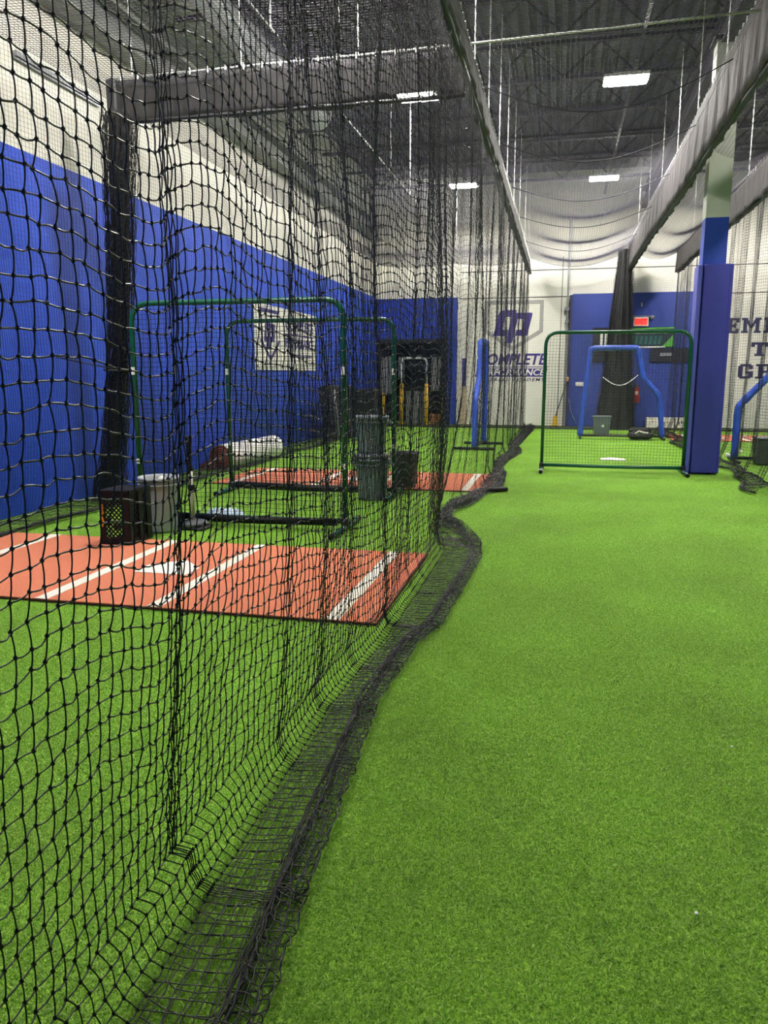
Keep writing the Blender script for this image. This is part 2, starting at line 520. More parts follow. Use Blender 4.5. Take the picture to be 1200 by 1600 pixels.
# back wall with a dark doorway at its left end
AX0, AX1, AZ = -5.48, -3.33, 2.55
b = MB()
b.box(((XL + AX0) / 2, YB + .1, AZ / 2), (AX0 - XL, .2, AZ))
b.box(((AX1 + XR) / 2, YB + .1, AZ / 2), (XR - AX1, .2, AZ))
b.box(((XL + XR) / 2, YB + .1, (AZ + ZC) / 2), (XR - XL, .2, ZC - AZ))
wb = struct(b.build('wall_back', 'wall_back'), 'back wall, blue at left and off-white elsewhere, with a dark opening')
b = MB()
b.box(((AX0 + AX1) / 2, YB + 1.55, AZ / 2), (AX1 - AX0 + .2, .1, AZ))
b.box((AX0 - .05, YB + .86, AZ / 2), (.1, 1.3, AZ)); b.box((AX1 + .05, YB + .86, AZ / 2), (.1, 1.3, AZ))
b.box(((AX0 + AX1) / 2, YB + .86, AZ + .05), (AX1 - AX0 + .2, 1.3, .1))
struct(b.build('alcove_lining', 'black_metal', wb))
b = MB()
for xx in (AX0 + .04, AX1 - .04):
    b.box((xx, YB - .02, AZ / 2), (.08, .06, AZ))
b.box(((AX0 + AX1) / 2, YB - .02, AZ - .06), (AX1 - AX0, .08, .12))
struct(b.build('trim_1', 'black_metal'), 'black frame of the opening in the back wall')
# horizontal panel joints of the back wall
for i, z in enumerate((3.70, 4.45)):
    struct(MB().box(((-3.0 + XR) / 2, YB - .004, z), (XR + 3.0, .012, .022)).build('wall_joint', 'seam', wb))
for x in (-.05, 5.9):
    struct(MB().box((x, YB - .004, 2.4), (.018, .012, 4.8)).build('wall_joint', 'seam', wb))
# proud blue section with the doors
bw = struct(MB().box((2.1, YB - .09, 1.875), (3.7, .18, 3.75)).build('trim_2', 'door_blue'), 'proud blue painted section of the back wall')
struct(MB().box((.22, YB - .12, 1.86), (.07, .24, 3.72)).build('door_frame_edge', 'navy', bw))
for x in (.70, 1.92, 3.14):
    struct(MB().box((x, YB - .183, 1.05), (.012, .008, 2.1)).build('panel_gap', 'navy', bw))
# steel strut and conduit on the back wall
b = MB(); b.box((.12, YB - .05, 2.9), (.05, .05, 5.8)); b.box((.12, YB - .09, 3.35), (.14, .1, .12)); b.box((.12, YB - .09, 3.0), (.1, .1, .1))
struct(b.build('trim_3', 'steel'), 'dark steel strut on the back wall beside the blue section')
# ceiling deck with ribs
prof = []
x = XL
while x < XR:
    prof += [(x, ZC), (x + .09, ZC), (x + .105, ZC + .06), (x + .185, ZC + .06)]
    x += .2
prof.append((XR, ZC))
vs = [(a, YF, z) for a, z in prof] + [(a, YB + .2, z) for a, z in prof]
n = len(prof)
ceil = struct(MB().add(vs, [(i, i + 1, n + i + 1, n + i) for i in range(n - 1)]).build('ceiling', 'ceiling'), 'dark ribbed steel roof deck')
# open-web joists (one mesh shared)
jb = MB()
jx0, jx1 = XL + .05, XR - .05
for z in (ZC - .05, ZC - .62):
    for s_ in (-.03, .03):
        jb.box(((jx0 + jx1) / 2, s_, z), (jx1 - jx0, .045, .05))
x = jx0; up = True
while x < jx1 - .6:
    a = (x, 0, ZC - .06 if up else ZC - .6); c = (x + .6, 0, ZC - .6 if up else ZC - .06)
    jb.tube([a, c], .018, 4, caps=False)
    x += .6; up = not up
jo = None
y = -2.9
while y < YB - .3:
    if jo is None:
        jo = jb.build('joist', 'joist', ceil)
        jo.location.y = y
        me = jo.data
    else:
        q = link('joist', me, ceil); q.location.y = y
    y += 1.75
for x in (-1.6, 1.0, 6.0):
    MB().box((x, (YF + YB) / 2, ZC - .645), (.05, YB - YF, .035)).build('bridging_bar', 'joist', ceil)
# girders running away from the camera
for x, zz in ((2.1, 6.25), (6.5, 6.25)):
    b = MB()
    b.box((x, (YF + YB) / 2, zz + .22), (.2, YB - YF, .025)); b.box((x, (YF + YB) / 2, zz - .22), (.2, YB - YF, .025)); b.box((x, (YF + YB) / 2, zz), (.02, YB - YF, .42))
    b.build('girder', 'joist', ceil)
b = MB()
b.box((XL + .16, (YF + YB) / 2, 5.42), (.3, YB - YF, .03)); b.box((XL + .16, (YF + YB) / 2, 5.80), (.3, YB - YF, .03)); b.box((XL + .10, (YF + YB) / 2, 5.61), (.03, YB - YF, .38))
struct(b.build('trim_4', 'girder'), 'grey-green steel beam along the top of the left wall')
# ribbed light panels above it
b = MB(); z = 5.9
while z < 7.0:
    b.box((XL + .03, (YF + YB) / 2, z), (.05, YB - YF, .06)); z += .12
struct(b.build('trim_5', 'col_white'), 'ribbed pale panelling above the beam on the left wall')
# wall strut (long dark rail)
b = MB(); b.box((XL + .03, 8.25, 4.72), (.05, 1.5, .05)); b.box((XL + .02, 8.25, 4.68), (.03, 1.5, .02))
tag(b.build('wall_rail', 'steel'), 'long dark metal rail fixed high on the white part of left wall', 'rail')

# galvanised pipe under the roof, left
t = thing('air_duct', 'round galvanised duct hanging along the left wall under the roof', 'duct', (-4.6, 8, 6.25))
MB().tube([(-4.6, YF + .1, 6.25), (-4.6, 14.6, 6.25)], .2, 16).build('duct_pipe', 'duct', t, True)
y = -3.0
while y < 14.5:
    MB().tube([(-4.6, y - .02, 6.25), (-4.6, y + .02, 6.25)], .215, 16).build('duct_collar', 'duct', t, True); y += 1.6
MB().tube([(-4.6, 14.55, 6.25), (-4.6, 14.75, 6.25)], [.2, .27], 16, caps=False).build('duct_mouth', 'duct', t, True)
for y in (2, 6, 10, 14):
    MB().tube([(-4.6, y, 6.4), (-4.6, y, 7.1)], .006, 4).build('duct_hanger', 'joist', t)

# ------------------------------------------------------------------ lamps
def lamp(x, y, label):
    t = thing('high_bay_light', label, 'light', (x, y, 6.02), 'high-bay lights under the roof')
    b = MB(); b.box((x, y, 6.07), (.68, .42, .05)); b.box((x, y, 6.12), (.4, .16, .06))
    b.build('housing', 'white_metal', t)
    for k in range(4):
        MB().box((x, y - .15 + .1 * k, 6.035), (.63, .06, .02)).build('diffuser', 'lamp', t)
    for sx in (-.25, .25):
        MB().tube([(x + sx, y, 6.1), (x + sx, y, 6.5)], .006, 4).build('hanging_wire', 'joist', t)
lamp(.82, 13.6, 'bright light over the open lane, nearer of its two')
lamp(.82, 19.85, 'bright light over the open lane, farther of its two')
lamp(-2.5, 13.6, 'bright light over the netted left cage, seen against the grey cross beam')
lamp(-2.5, 19.85, 'bright light over the far end of the netted left cage')
lamp(-2.5, 7.35, 'light above the near end of the left cage, over the front batting mat')
lamp(4.15, 13.6, 'light over the right cage beyond the padded column')
lamp(4.75, 19.85, 'far light over the right cage, behind the white column top')
lamp(-3.9, 4.0, 'unseen light added above the left cage to brighten the near floor')  # added lamp outside the view, brightens the near left turf and wall
lamp(4.75, 8.2, 'light over the right cage near the camera')

# ------------------------------------------------------------------ batting mats, plates
def mat_thing(x0, x1, y0, y1, label, stripes, pl, group='clay coloured batting mats'):
    t = thing('batting_mat', label, 'mat', ((x0 + x1) / 2, (y0 + y1) / 2, 0), group)
    MB().box(((x0 + x1) / 2, (y0 + y1) / 2, .006), (x1 - x0, y1 - y0, .012)).build('backing', 'clay_edge', t)
    MB().box(((x0 + x1) / 2, (y0 + y1) / 2, .0145), (x1 - x0 - .012, y1 - y0 - .012, .006)).build('clay_surface', 'clay', t)
    for a in stripes:
        MB().box((a, (y0 + y1) / 2, .0175), (.095, y1 - y0 - .014, .004)).build('foul_line', 'chalk', t)
    if pl:
        px, py = pl
        MB().prism([(px - .216, py), (px + .216, py), (px + .216, py + .216), (px, py + .43), (px - .216, py + .216)], lambda a, b_, d: (a, b_, .017 + d), .004).build('home_plate_inlay', 'plate', t)
mat_thing(-4.98, -1.02, 4.29, 6.17, 'clay batting mat in the front left cage with white plate', (-4.52, -3.31, -2.49, -1.3), (-2.87, 5.07))
mat_thing(-4.66, -.86, 9.75, 11.5, 'clay batting mat behind the second green screen in left cage', (-4.37, -3.2, -2.35, -1.15), (-2.78, 10.4))
mat_thing(2.55, 6.4, 18.6, 20.5, 'clay mat at the far end of the right cage beyond the column', (3.0, 4.2, 5.0), (4.6, 19.3))
t = MB().prism([(.95 - .216, 13.95), (.95 + .216, 13.95), (.95 + .216, 14.17), (.95, 14.38), (.95 - .216, 14.17)], lambda a, b_, d: (a, b_, d), .02).build('home_plate', 'plate')
tag(t, 'loose white rubber home plate on the turf behind the green screen', 'home plate')

# ------------------------------------------------------------------ support column
t = thing('support_column', 'square white steel column with blue lower paint and thick blue pad', 'column', (2.13, 12.52, 0))
MB().box((2.11, 12.52, 4.92), (.32, .30, 2.42)).build('upper_shaft', 'col_white', t)
MB().box((2.11, 12.52, 1.855), (.32, .30, 3.71)).build('painted_shaft', 'col_blue', t)
MB().box((2.11, 12.52, 6.08), (.42, .4, .05)).build('cap_plate', 'joist', t)
pd = MB()
pd.box((2.155, 12.35 - .02, 1.54), (.36, .06, 3.04), bev=.012)
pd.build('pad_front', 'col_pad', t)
MB().box((1.925, 12.50, 1.54), (.06, .36, 3.04), bev=.012).build('pad_side', 'col_pad_lit', t)  # left face painted lighter, as lit from the lane
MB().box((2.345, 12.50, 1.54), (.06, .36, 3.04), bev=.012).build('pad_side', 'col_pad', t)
MB().box((2.13, 12.70, 1.54), (.36, .05, 3.04), bev=.012).build('pad_back', 'col_pad', t)

# ------------------------------------------------------------------ vinyl skirted rails and beam
def rail(name, label, ring_fn, y0, y1, seed, mat='vinyl'):
    """ring_fn(t) gives ring (x, z) list; wrinkles displace the faces"""
    t = thing(name, label, 'rail', (ring_fn(0)[0][0], (y0 + y1) / 2, ring_fn(0)[0][1]))
    return t

def skirt_mesh(path_fn, L, width, h, lean, seed, step=.06, sag=None):
    """vertical fabric skirt: path_fn(s) -> (point at bottom centre, side vector)"""
    n = int(L / step) + 1
    r = np.random.default_rng(seed)
    ph = r.uniform(0, 6.28, 8)
    V = []; m = 7
    for i in range(n + 1):
        s_ = L * i / n
        p, sd, = path_fn(s_)
        zs = sag(s_) if sag else 0
        ring = []
        wr = [.010 * math.sin(9 * s_ + ph[0]) + .008 * math.sin(17 * s_ + ph[1]) + .006 * math.sin(31 * s_ + ph[2]),
              .010 * math.sin(10 * s_ + ph[3]) + .008 * math.sin(19 * s_ + ph[4]) + .006 * math.sin(29 * s_ + ph[5])]
        hem = .012 * math.sin(6 * s_ + ph[6]) + .010 * math.sin(2.1 * s_ + ph[7])
        for side in (1, -1):
            rg = range(m) if side == 1 else range(m - 1, -1, -1)
            for j in rg:
                f_ = j / (m - 1)
                off = side * width / 2 * (1 - .35 * f_) + wr[0 if side == 1 else 1] * (1 - f_ * .7) * side
                q = Vector(p) + Vector(sd) * (off + lean * f_) + Vector((0, 0, zs * 1.0 + h * f_ + hem * (1 - f_)))
                ring.append(q)
        V.append(ring)
    k = 2 * m
    vs = [v for ring in V for v in ring]; fs = []
    for i in range(n):
        for j in range(k):
            j2 = (j + 1) % k
            fs.append((i * k + j, i * k + j2, (i + 1) * k + j2, (i + 1) * k + j))
    fs.append(tuple(range(k))); fs.append(tuple(range((n + 1) * k - 1, n * k - 1, -1)))
    return MB().add(vs, fs)

def chain(b, p0, p1, r=.0055):
    p0 = Vector(p0); p1 = Vector(p1); L = (p1 - p0).length
    n = max(8, int(L / .05))
    for ph in (0, PI):
        path = []
        for i in range(n + 1):
            a = i * 1.3 + ph
            path.append(p0.lerp(p1, i / n) + Vector((math.cos(a), math.sin(a), 0)) * r)
        b.tube(path, r * .75, 4, caps=False)

def clips(b, pts):
    for p in pts:
        b.tube([Vector(p) + Vector((0, 0, -.03)), Vector(p) + Vector((0, .012, .01)), Vector(p) + Vector((0, 0, .035))], .009, 4)

RAILS = {}
def long_rail(name, label, x, y0, y1, zb, h, lean, seed, chain_ys, sag, width=.09, side=1):
    t = thing(name, label, 'net rail', (x, (y0 + y1) / 2, zb))
    sk = skirt_mesh(lambda s_: ((x, y0 + s_, zb), (1, 0, 0)), y1 - y0, width, h, lean, seed, .07, sag)
    sk.build('vinyl_skirt', 'vinyl', t, True)
    b = MB()
    ys = np.arange(y0, y1, .4)
    b.tube([(x, yy, zb + sag(yy - y0) - .004) for yy in ys], .028, 6)
    b.build('bottom_hem', 'vinyl_dark', t, True)
    b = MB()
    b.tube([(x + lean, yy, zb + h + .03 + sag(yy - y0)) for yy in ys], .02, 6)
    b.build('support_cable', 'rope', t, True)
    b = MB(); clips(b, [(x + lean + side * .03, yy, zb + h + sag(yy - y0) + .01) for yy in np.arange(y0 + .1, y1, .17)])
    q = b.build('carabiner_clips', 'white_metal', t); q['kind'] = 'stuff'
    for yy in chain_ys:
        b = MB(); chain(b, (x + lean, yy, zb + h + .04 + sag(yy - y0)), (x + lean, yy, ZC - .6))
        b.build('hanging_chain', 'chain', t, True)
    return t
long_rail('net_rail', 'grey vinyl skirted rail carrying the near side net, left of the lane', -.955, 1.6, 22.6, 4.24, .42, -.045, 3,
          [4.5, 6.6, 8.7, 10.3, 12.0, 13.7, 15.6, 17.6, 20.2, 22.4], lambda s_: -.05 * math.sin(s_ / 21 * PI) + .008 * math.sin(s_ * 2.7))
long_rail('net_rail', 'grey vinyl skirted rail passing above the padded column, right of the lane', 1.68, 1.6, 22.5, 4.14, .72, 0.0, 5,
          [4.0, 6.2, 8.2, 10.0, 11.9, 13.8, 15.8, 18.0, 20.2], lambda s_: .10 * (s_ / 21) + .02 * math.sin(s_ * .9), .12, -1)
long_rail('net_rail', 'short visible vinyl rail of the right cage, behind the white column top', 2.93, 4.0, 22.5, 4.17, .55, 0.0, 9,
          [8.0, 10.5, 13.0, 14.6, 17.4, 20.2], lambda s_: .012 * math.sin(s_ * 1.7), .11, -1)
# cross beam over the left cage
t = thing('cross_beam', 'wide dark vinyl sheet across the left cage hung from white pole', 'net beam', (-2.9, 8.1, 4.16))
sk = skirt_mesh(lambda s_: ((-4.78 + s_, 8.1, 4.17), (0, 1, 0)), 3.75, .10, .42, 0, 21, .05, None)
sk.build('vinyl_sheet', 'vinyl_thin', t, True)
MB().tube([(-4.78 + i * .375, 8.06, 4.165) for i in range(11)], .022, 6).build('bottom_hem', 'vinyl_dark', t, True)
b = MB(); b.box((-4.83, 8.1, 4.38), (.12, .14, .46), bev=.02); b.build('corner_wrap', 'vinyl_dark', t)
b = MB(); clips(b, [(-4.7 + .2 * i, 8.03, 4.6) for i in range(18)]); q = b.build('carabiner_clips', 'white_metal', t); q['kind'] = 'stuff'
for x in (-4.6, -3.35, -2.1):
    b = MB(); chain(b, (x, 8.1, 4.62), (x, 8.1, ZC - .6)); b.build('hanging_chain', 'chain', t, True)
b = MB(); b.tube([(-4.8, 8.1, 4.62), (-2, 8.1, 4.63), (-.95, 8.1, 4.64), (.4, 8.1, 4.66), (1.62, 8.1, 4.69)], .012, 8)
q = b.build('spreader_pole', 'white_metal', None, True)
tag(q, 'thin white metal pole across the lane and left cage at rail height', 'pole')
# longitudinal cable in the left cage with its hangers
t = thing('support_wire', 'pale wire running along the middle of the left cage top', 'wire', (-2.72, 13, 4.6))
MB().tube([(-2.72, y, 4.62) for y in (3, 8, 13, 18, 22.6)], .008, 5).build('main_wire', 'chain', t, True)
for y in (4.5, 7.3, 9.6, 12.5, 14.1, 17.4, 20.3):
    b = MB(); chain(b, (-2.72, y, 4.62), (-2.72, y, ZC - .6), .006); b.build('hanging_chain', 'chain', t, True)

# ------------------------------------------------------------------ the near side net
def interp(pts, y):
    a = np.array(pts); return np.interp(y, a[:, 0], a[:, 1])
EDGE = [(0, -.60), (1.44, -.616), (1.9, -.66), (2.5, -.695), (3.2, -.752), (4.0, -.715), (4.35, -.634), (5.49, -.59), (6.17, -.577), (6.6, -.63), (7.0, -.75), (7.4, -.90), (7.7, -1.06), (8.25, -1.10), (8.72, -.95), (9.64, -.856), (10.07, -.687), (11.4, -.735), (12.3, -.86), (13.0, -.85), (13.6, -.83), (15, -.675), (16, -.82), (17.6, -.77), (21.2, -.666), (23, -.68)]
BEND = [(0, -1.0), (1.4, -1.0), (2.5, -1.03), (3.2, -1.04), (4.05, -.995), (5, -.985), (6.3, -.985), (6.8, -1.08), (7.4, -1.2), (8.2, -1.24), (8.9, -1.14), (10, -1.02), (12, -1.0), (13, -1.06), (15, -.97), (17, -1.02), (23, -.95)]
PLEAT = [(1.0, .05, .2), (1.83, .045, .8), (2.58, .05, .62), (3.08, .05, .66), (3.58, .05, .6), (4.28, .06, .75), (5.0, .06, .5), (5.36, .05, .4), (5.9, .06, .25), (6.45, .07, .72), (6.72, .06, .72), (7.3, .07, .6), (7.9, .07, .75), (8.6, .07, .6), (9.0, .07, .75), (9.8, .08, .7), (10.5, .08, .7), (11.3, .08, .75), (12.2, .09, .7), (12.85, .09, .8), (13.6, .09, .7), (14.4, .1, .75), (15.3, .1, .75), (16.2, .1, .75), (17.2, .12, .8), (18.3, .12, .75), (19.4, .12, .75), (20.5, .13, .75), (21.7, .13, .8)]
def net_positions(y0, y1, pitch):
    ys = [y0]
    while ys[-1] < y1:
        y_ = ys[-1]
        d = 1.0
        for yp, wd, dn in PLEAT:
            d *= 1 - dn * math.exp(-((y_ - yp) / wd) ** 2)
        ys.append(y_ + max(.006, pitch * d))
    return np.array(ys)
ph = rng.uniform(0, 6.28, 30)
PSIGN = rng.choice([-1, 1], len(PLEAT))
def pleat_x(y):
    x = np.zeros_like(y)
    for (yp, wd, dn), sg in zip(PLEAT, PSIGN):
        x = x + sg * .055 * dn * np.exp(-((y - yp) / (wd * 1.4)) ** 2)
    return x
def side_net(y0, y1, pitch, nsub, k, r, kn, tail, tri_jit):
    nb = NetB()
    ys = net_positions(y0, y1, pitch)
    ny = len(ys)
    zt = 4.24
    zrows = np.arange(zt, .16, -.0515)
    nz = len(zrows)
    # profile of the curtain: rows in the hanging part, then rows on the floor, then the folded hem
    Y0 = ys[:, None]
    xb = interp(BEND, ys)[:, None]; xe = interp(EDGE, ys)[:, None]
    px = pleat_x(ys)[:, None]
    z = zrows[None, :]
    hf = z / zt
    topx = -.955
    blend = np.clip((1.7 - z) / 1.7, 0, 1) ** 1.6
    X = topx + (xb + .02 - topx) * blend + px * np.clip(hf * 1.3 + .12, 0, 1) * (1 - .75 * np.clip((z - 3.6) / .7, 0, 1))
    X = X + .020 * np.sin(1.9 * Y0 + 1.1 * z + ph[0]) + .012 * np.sin(4.1 * Y0 - 1.7 * z + ph[1])
    # folds lean a little and wander with height
    dY = .035 * np.sin(1.35 * z + .8 * Y0 + ph[2]) * (z < 4.2) + .015 * np.sin(3.1 * z + 2.3 * Y0 + ph[3])
    Yh = Y0 + dY * np.clip((zt - z) / .5, 0, 1)
    # rows rise and droop between the pleats
    dz = .022 * np.sin(5.2 * Y0 + 1.2 * z + ph[4]) + .016 * np.sin(9.5 * Y0 + .9 * z + ph[5]) + .012 * np.sin(2.3 * Y0 - 2.2 * z + ph[6])
    for (yp, wd, dn), sg in zip(PLEAT, PSIGN):
        dz = dz - .02 * dn * sg * np.tanh((Y0 - yp) / (wd * 1.5)) * np.exp(-((Y0 - yp) / .28) ** 2)
    Zh = z + dz * np.clip((zt - z) / .4, 0, 1) * np.clip(z / .5, .25, 1)
    hang = np.stack(np.broadcast_arrays(X, Yh, Zh), -1)
    # curve down into the floor and out to the hem
    far = (ys > 6.4)[:, None]
    fl = [(.004, .115), (.012, .066), (.032, .03), (.066, .012)]
    P = [hang]
    for dx, zz in fl:
        zz2 = np.where(far, zz + .01, zz)
        P.append(np.stack(np.broadcast_arrays(xb + .02 + dx + px * .1, Y0 + .02 * np.sin(3.1 * Y0 + ph[7]), zz2 + .004 * np.sin(21 * Y0 + dx * 90)), -1)[:, None, :] if False else np.stack(np.broadcast_arrays(xb + .02 + dx + px * .1, Y0, zz2 + .004 * np.sin(21 * Y0 + dx * 90)), -1).reshape(ny, 1, 3))
    x0 = xb + .086
    band = xe - .085
    nf = 6
    for i in range(1, nf + 1):
        f_ = i / nf
        P.append(np.stack([(x0 + (band - x0) * f_)[:, 0], ys + .010 * f_ * np.sin(13 * ys + ph[8]) + .02 * f_, np.full(ny, .008) + .004 * rng.random(ny) + np.where(ys > 6.4, .02 * np.abs(np.sin(6 * ys + i)), 0)], -1)[:, None, :])
    # hem: out to the edge, back under, out again (loose loops)
    for i, (f_, zz) in enumerate(tail):
        jx = tri_jit * rng.normal(size=ny); jy = tri_jit * 1.6 * rng.normal(size=ny); jz = np.abs(tri_jit * rng.normal(size=ny))
        P.append(np.stack([(band + (xe - band) * f_)[:, 0] + jx, ys + .02 + .012 * math.sin(i * 2.1) + jy, zz * (1 + (ys > 6.4) * .9) + jz], -1)[:, None, :])
    P = np.concatenate(P, 1)
    P[:, :nz] += rng.normal(size=(ny, nz, 3)) * np.array([.003, .0022, .0028])
    P[:, :, 2] = np.maximum(P[:, :, 2], .004)
    nn = P.shape[1]
    # vertical twine, lightly kinked at the knots
    def subdiv(A, axis, drop):
        n_ = A.shape[axis]
        a = np.take(A, range(n_ - 1), axis); c = np.take(A, range(1, n_), axis)
        out = []
        for s_ in range(nsub):
            f_ = s_ / nsub
            q = a + (c - a) * f_
            w_ = math.sin(PI * f_)
            q = q + drop * w_
            out.append(q)
        st = np.stack(out, axis + 1)
        sh = list(A.shape); sh[axis] = (n_ - 1) * nsub
        st = st.reshape(sh)
        return np.concatenate([st, np.take(A, [n_ - 1], axis)], axis)
    V1 = subdiv(P, 1, np.array([.0012, .0012, 0]))
    nb.strands(V1, r, k, (0, 1, 0.05))
    PT = P.transpose(1, 0, 2)
    dr = np.zeros((nn - 0, ny - 1, 3)); dr[..., 2] = rng.normal(-.0016, .0024, dr.shape[:2]); dr[..., 0] = rng.normal(.001, .002, dr.shape[:2])
    Hd = subdiv(PT, 1, dr)
    Hd[:, :, 2] = np.maximum(Hd[:, :, 2], .003)
    nb.strands(Hd, r, k, (0.15, 0, 1))
    if kn:
        nb.knots(P[:, :nz + 4], kn)
    return nb, ys, P
TAIL = [(.10, .016), (.42, .014), (.75, .010), (.98, .012), (1.0, .028), (.72, .038), (.38, .034), (.05, .03)]
nbA, ysA, PA = side_net(.45, 7.0, .0425, 4, 4, .0020, .0064, TAIL, .005)
nbB, ysB, PB = side_net(ysA[-1], 22.4, .046, 1, 3, .0017, 0, TAIL, .012)
nbA.V += nbB.V; nbA.Q += [q + nbA.n for q in nbB.Q]; nbA.n += nbB.n
t = thing('batting_cage_net', 'black knotted net curtain beside the lane with hem bunched on the turf', 'net', (-.97, 5, 0))
link('net_mesh', nbA.mesh('net_mesh', 'net'), t)
# lead rope bunched inside the hem
nb = NetB()
yy = np.arange(.45, 22.4, .03)
for i in range(9):
    xe = interp(EDGE, yy)
    far = np.clip((yy - 6.2) / 1.2, 0, 1)
    xx = xe - .085 + .015 * np.sin(i * 2.4 + yy * (2 + .3 * i)) * (1 + .5 * far) + .003 * rng.normal(size=len(yy))
    zz = .014 + .010 * (1 + np.sin(i * 1.7 + yy * (3.1 + .4 * i))) + .003 * rng.normal(size=len(yy)) + far * .012 * (1 + np.sin(3 * yy + i))
    nb.strands(np.stack([xx, yy, np.maximum(zz, .005)], -1)[None], .0027, 4, (0, 0, 1))
link('lead_rope', nb.mesh('lead_rope', 'rope'), t)
# second layer of the hem lying under the first
nb = NetB()
yy = np.arange(.45, 6.9, .062); ff = np.linspace(0, 1, 6)[None]
xb = interp(BEND, yy)[:, None] + .10; xe = interp(EDGE, yy)[:, None] - .03
X = xb + (xe - xb) * ff + .004 * rng.normal(size=(len(yy), 6))
Yv = yy[:, None] + .02 * np.sin(5 * ff + 2 * yy[:, None]) + .004 * rng.normal(size=X.shape)
P2 = np.stack([X, Yv, .004 + .004 * rng.random(X.shape)], -1)
nb.strands(P2, .0021, 4, (0, 1, .05)); nb.strands(P2.transpose(1, 0, 2), .0021, 4, (.1, 0, 1))
link('hem_underlayer', nb.mesh('hem_underlayer', 'net'), t)
# rumpled slack further along the curtain
nb = NetB()
yy = np.arange(7.2, 22.4, .022)
for i in range(22):
    f_ = i / 21
    xe = interp(EDGE, yy + .1 * np.sin(i)); xb = interp(BEND, yy)
    xx = xb + .04 + (xe - xb - .02) * (f_ + .10 * np.sin(7 * yy + i * 1.3)) + .015 * rng.normal(size=len(yy))
    zz = (.02 + .10 * np.sin(PI * np.clip(f_, .02, .98))) * (.12 + .85 * np.abs(np.sin(2.3 * yy + 1.1 * np.sin(1.7 * yy)))) * rng.uniform(.55, 1.15) + .010 * rng.normal(size=len(yy))
    nb.strands(np.stack([np.minimum(xx, xe), yy, np.maximum(zz, .005)], -1)[None], .0026, 3, (0, 0, 1))
yc = np.arange(7.0, 22.4, .045)
nn = 12
ff = np.linspace(0, 1, nn)[None, :]
xe = interp(EDGE, yc)[:, None]; xb = interp(BEND, yc)[:, None]
xx = xb + .03 + (xe - xb - .03) * ff + .012 * rng.normal(size=(len(yc), nn))
zz = (.015 + .10 * np.sin(PI * ff)) * (.12 + .85 * np.abs(np.sin(2.3 * yc + 1.1 * np.sin(1.7 * yc))))[:, None] * rng.uniform(.7, 1.1, (len(yc), 1)) + .008 * rng.normal(size=(len(yc), nn))
nb.strands(np.stack([xx, yc[:, None] + .025 * rng.normal(size=(len(yc), nn)), np.maximum(zz, .005)], -1), .0026, 3, (0, 1, 0))
link('rumpled_hem', nb.mesh('rumpled_hem', 'net'), t)
# gathered strands that hang as one dark rope-like bundle
nb = NetB()
for i in range(18):
    z_ = np.linspace(4.2 if i < 2 else rng.uniform(1.2, 2.8), .03, 40)
    a = rng.uniform(0, 6.28); rr = .045 * math.sqrt(rng.random())
    xx = -1.0 - .10 * np.clip((1.5 - z_) / 1.5, 0, 1) + rr * np.cos(a + z_ * .8) + .006 * rng.normal(size=40)
    yy = 6.62 + .28 * np.clip((2.2 - z_) / 2.2, 0, 1) + 1.4 * rr * np.sin(a + z_ * .8) + .008 * rng.normal(size=40)
    nb.strands(np.stack([xx, yy, z_], -1)[None], .0024, 3, (0, 1, 0))
link('gathered_fold', nb.mesh('gathered_fold', 'net'), t)

# ------------------------------------------------------------------ other nets
def hanging_net(label, fn, na, nbr, group=None, r=.0014, sa=14, sb=60, mat='net', refa=(0, 1, 0), refb=(0, 0, 1), extra=None):
    nb = NetB()
    sheet_net(nb, fn, na, nbr, r, 3, sa, sb, refa, refb)
    if extra:
        extra(nb)
    o_ = link('cage_net', nb.mesh('cage_net', mat))
    return tag(o_, label, 'net', group)
LX = XL + .28
def left_fn(u, v):
    y = 1.5 + 21.3 * u; z = 4.95 * (1 - v)
    x = LX + .05 * np.sin(2.2 * y + .5 * z) * np.clip(z / 2, 0, 1) + .02 * np.sin(7 * y)
    x = x - .12 * np.clip(1 - z / 1.2, 0, 1) ** 2
    return np.stack([x, y, np.maximum(z, .02)], -1)
def left_skirt(nb):
    yy = np.arange(1.5, 22.8, .045)
    f_ = np.linspace(0, 1, 14)
    x = (LX - .1) + (.50 + .06 * np.sin(1.7 * yy)[:, None]) * f_[None]
    z = .02 + .05 * np.abs(np.sin(3.3 * yy))[:, None] * np.sin(PI * f_)[None] + .012 * rng.random((len(yy), 14))
    P = np.stack([x, yy[:, None] + .02 * rng.normal(size=x.shape), z], -1)
    nb.strands(P, .0022, 3, (0, 1, 0)); nb.strands(P.transpose(1, 0, 2), .0022, 3, (0, 0, 1))
    for i in range(10):
        xx = LX + .40 + .06 * np.sin(1.7 * yy) + .018 * np.sin(yy * (2 + .4 * i) + i) + .006 * rng.normal(size=len(yy))
        nb.strands(np.stack([xx, yy, .02 + .014 * (1 + np.sin(i + yy * 3))], -1)[None], .005, 3, (0, 0, 1))
hanging_net('fine black net hanging close along the blue left wall', left_fn, 470, 108, sb=120, extra=left_skirt, refa=(0, 1, 0))
BY = 22.75
def back_fn(u, v):
    x = -5.1 + 14.5 * u; z = 4.5 * (1 - v)
    y = BY + .05 * np.sin(2.6 * x + .4 * z) + .25 * np.clip(1 - z / .8, 0, 1) ** 2
    return np.stack([x, y, np.maximum(z, .02)], -1)
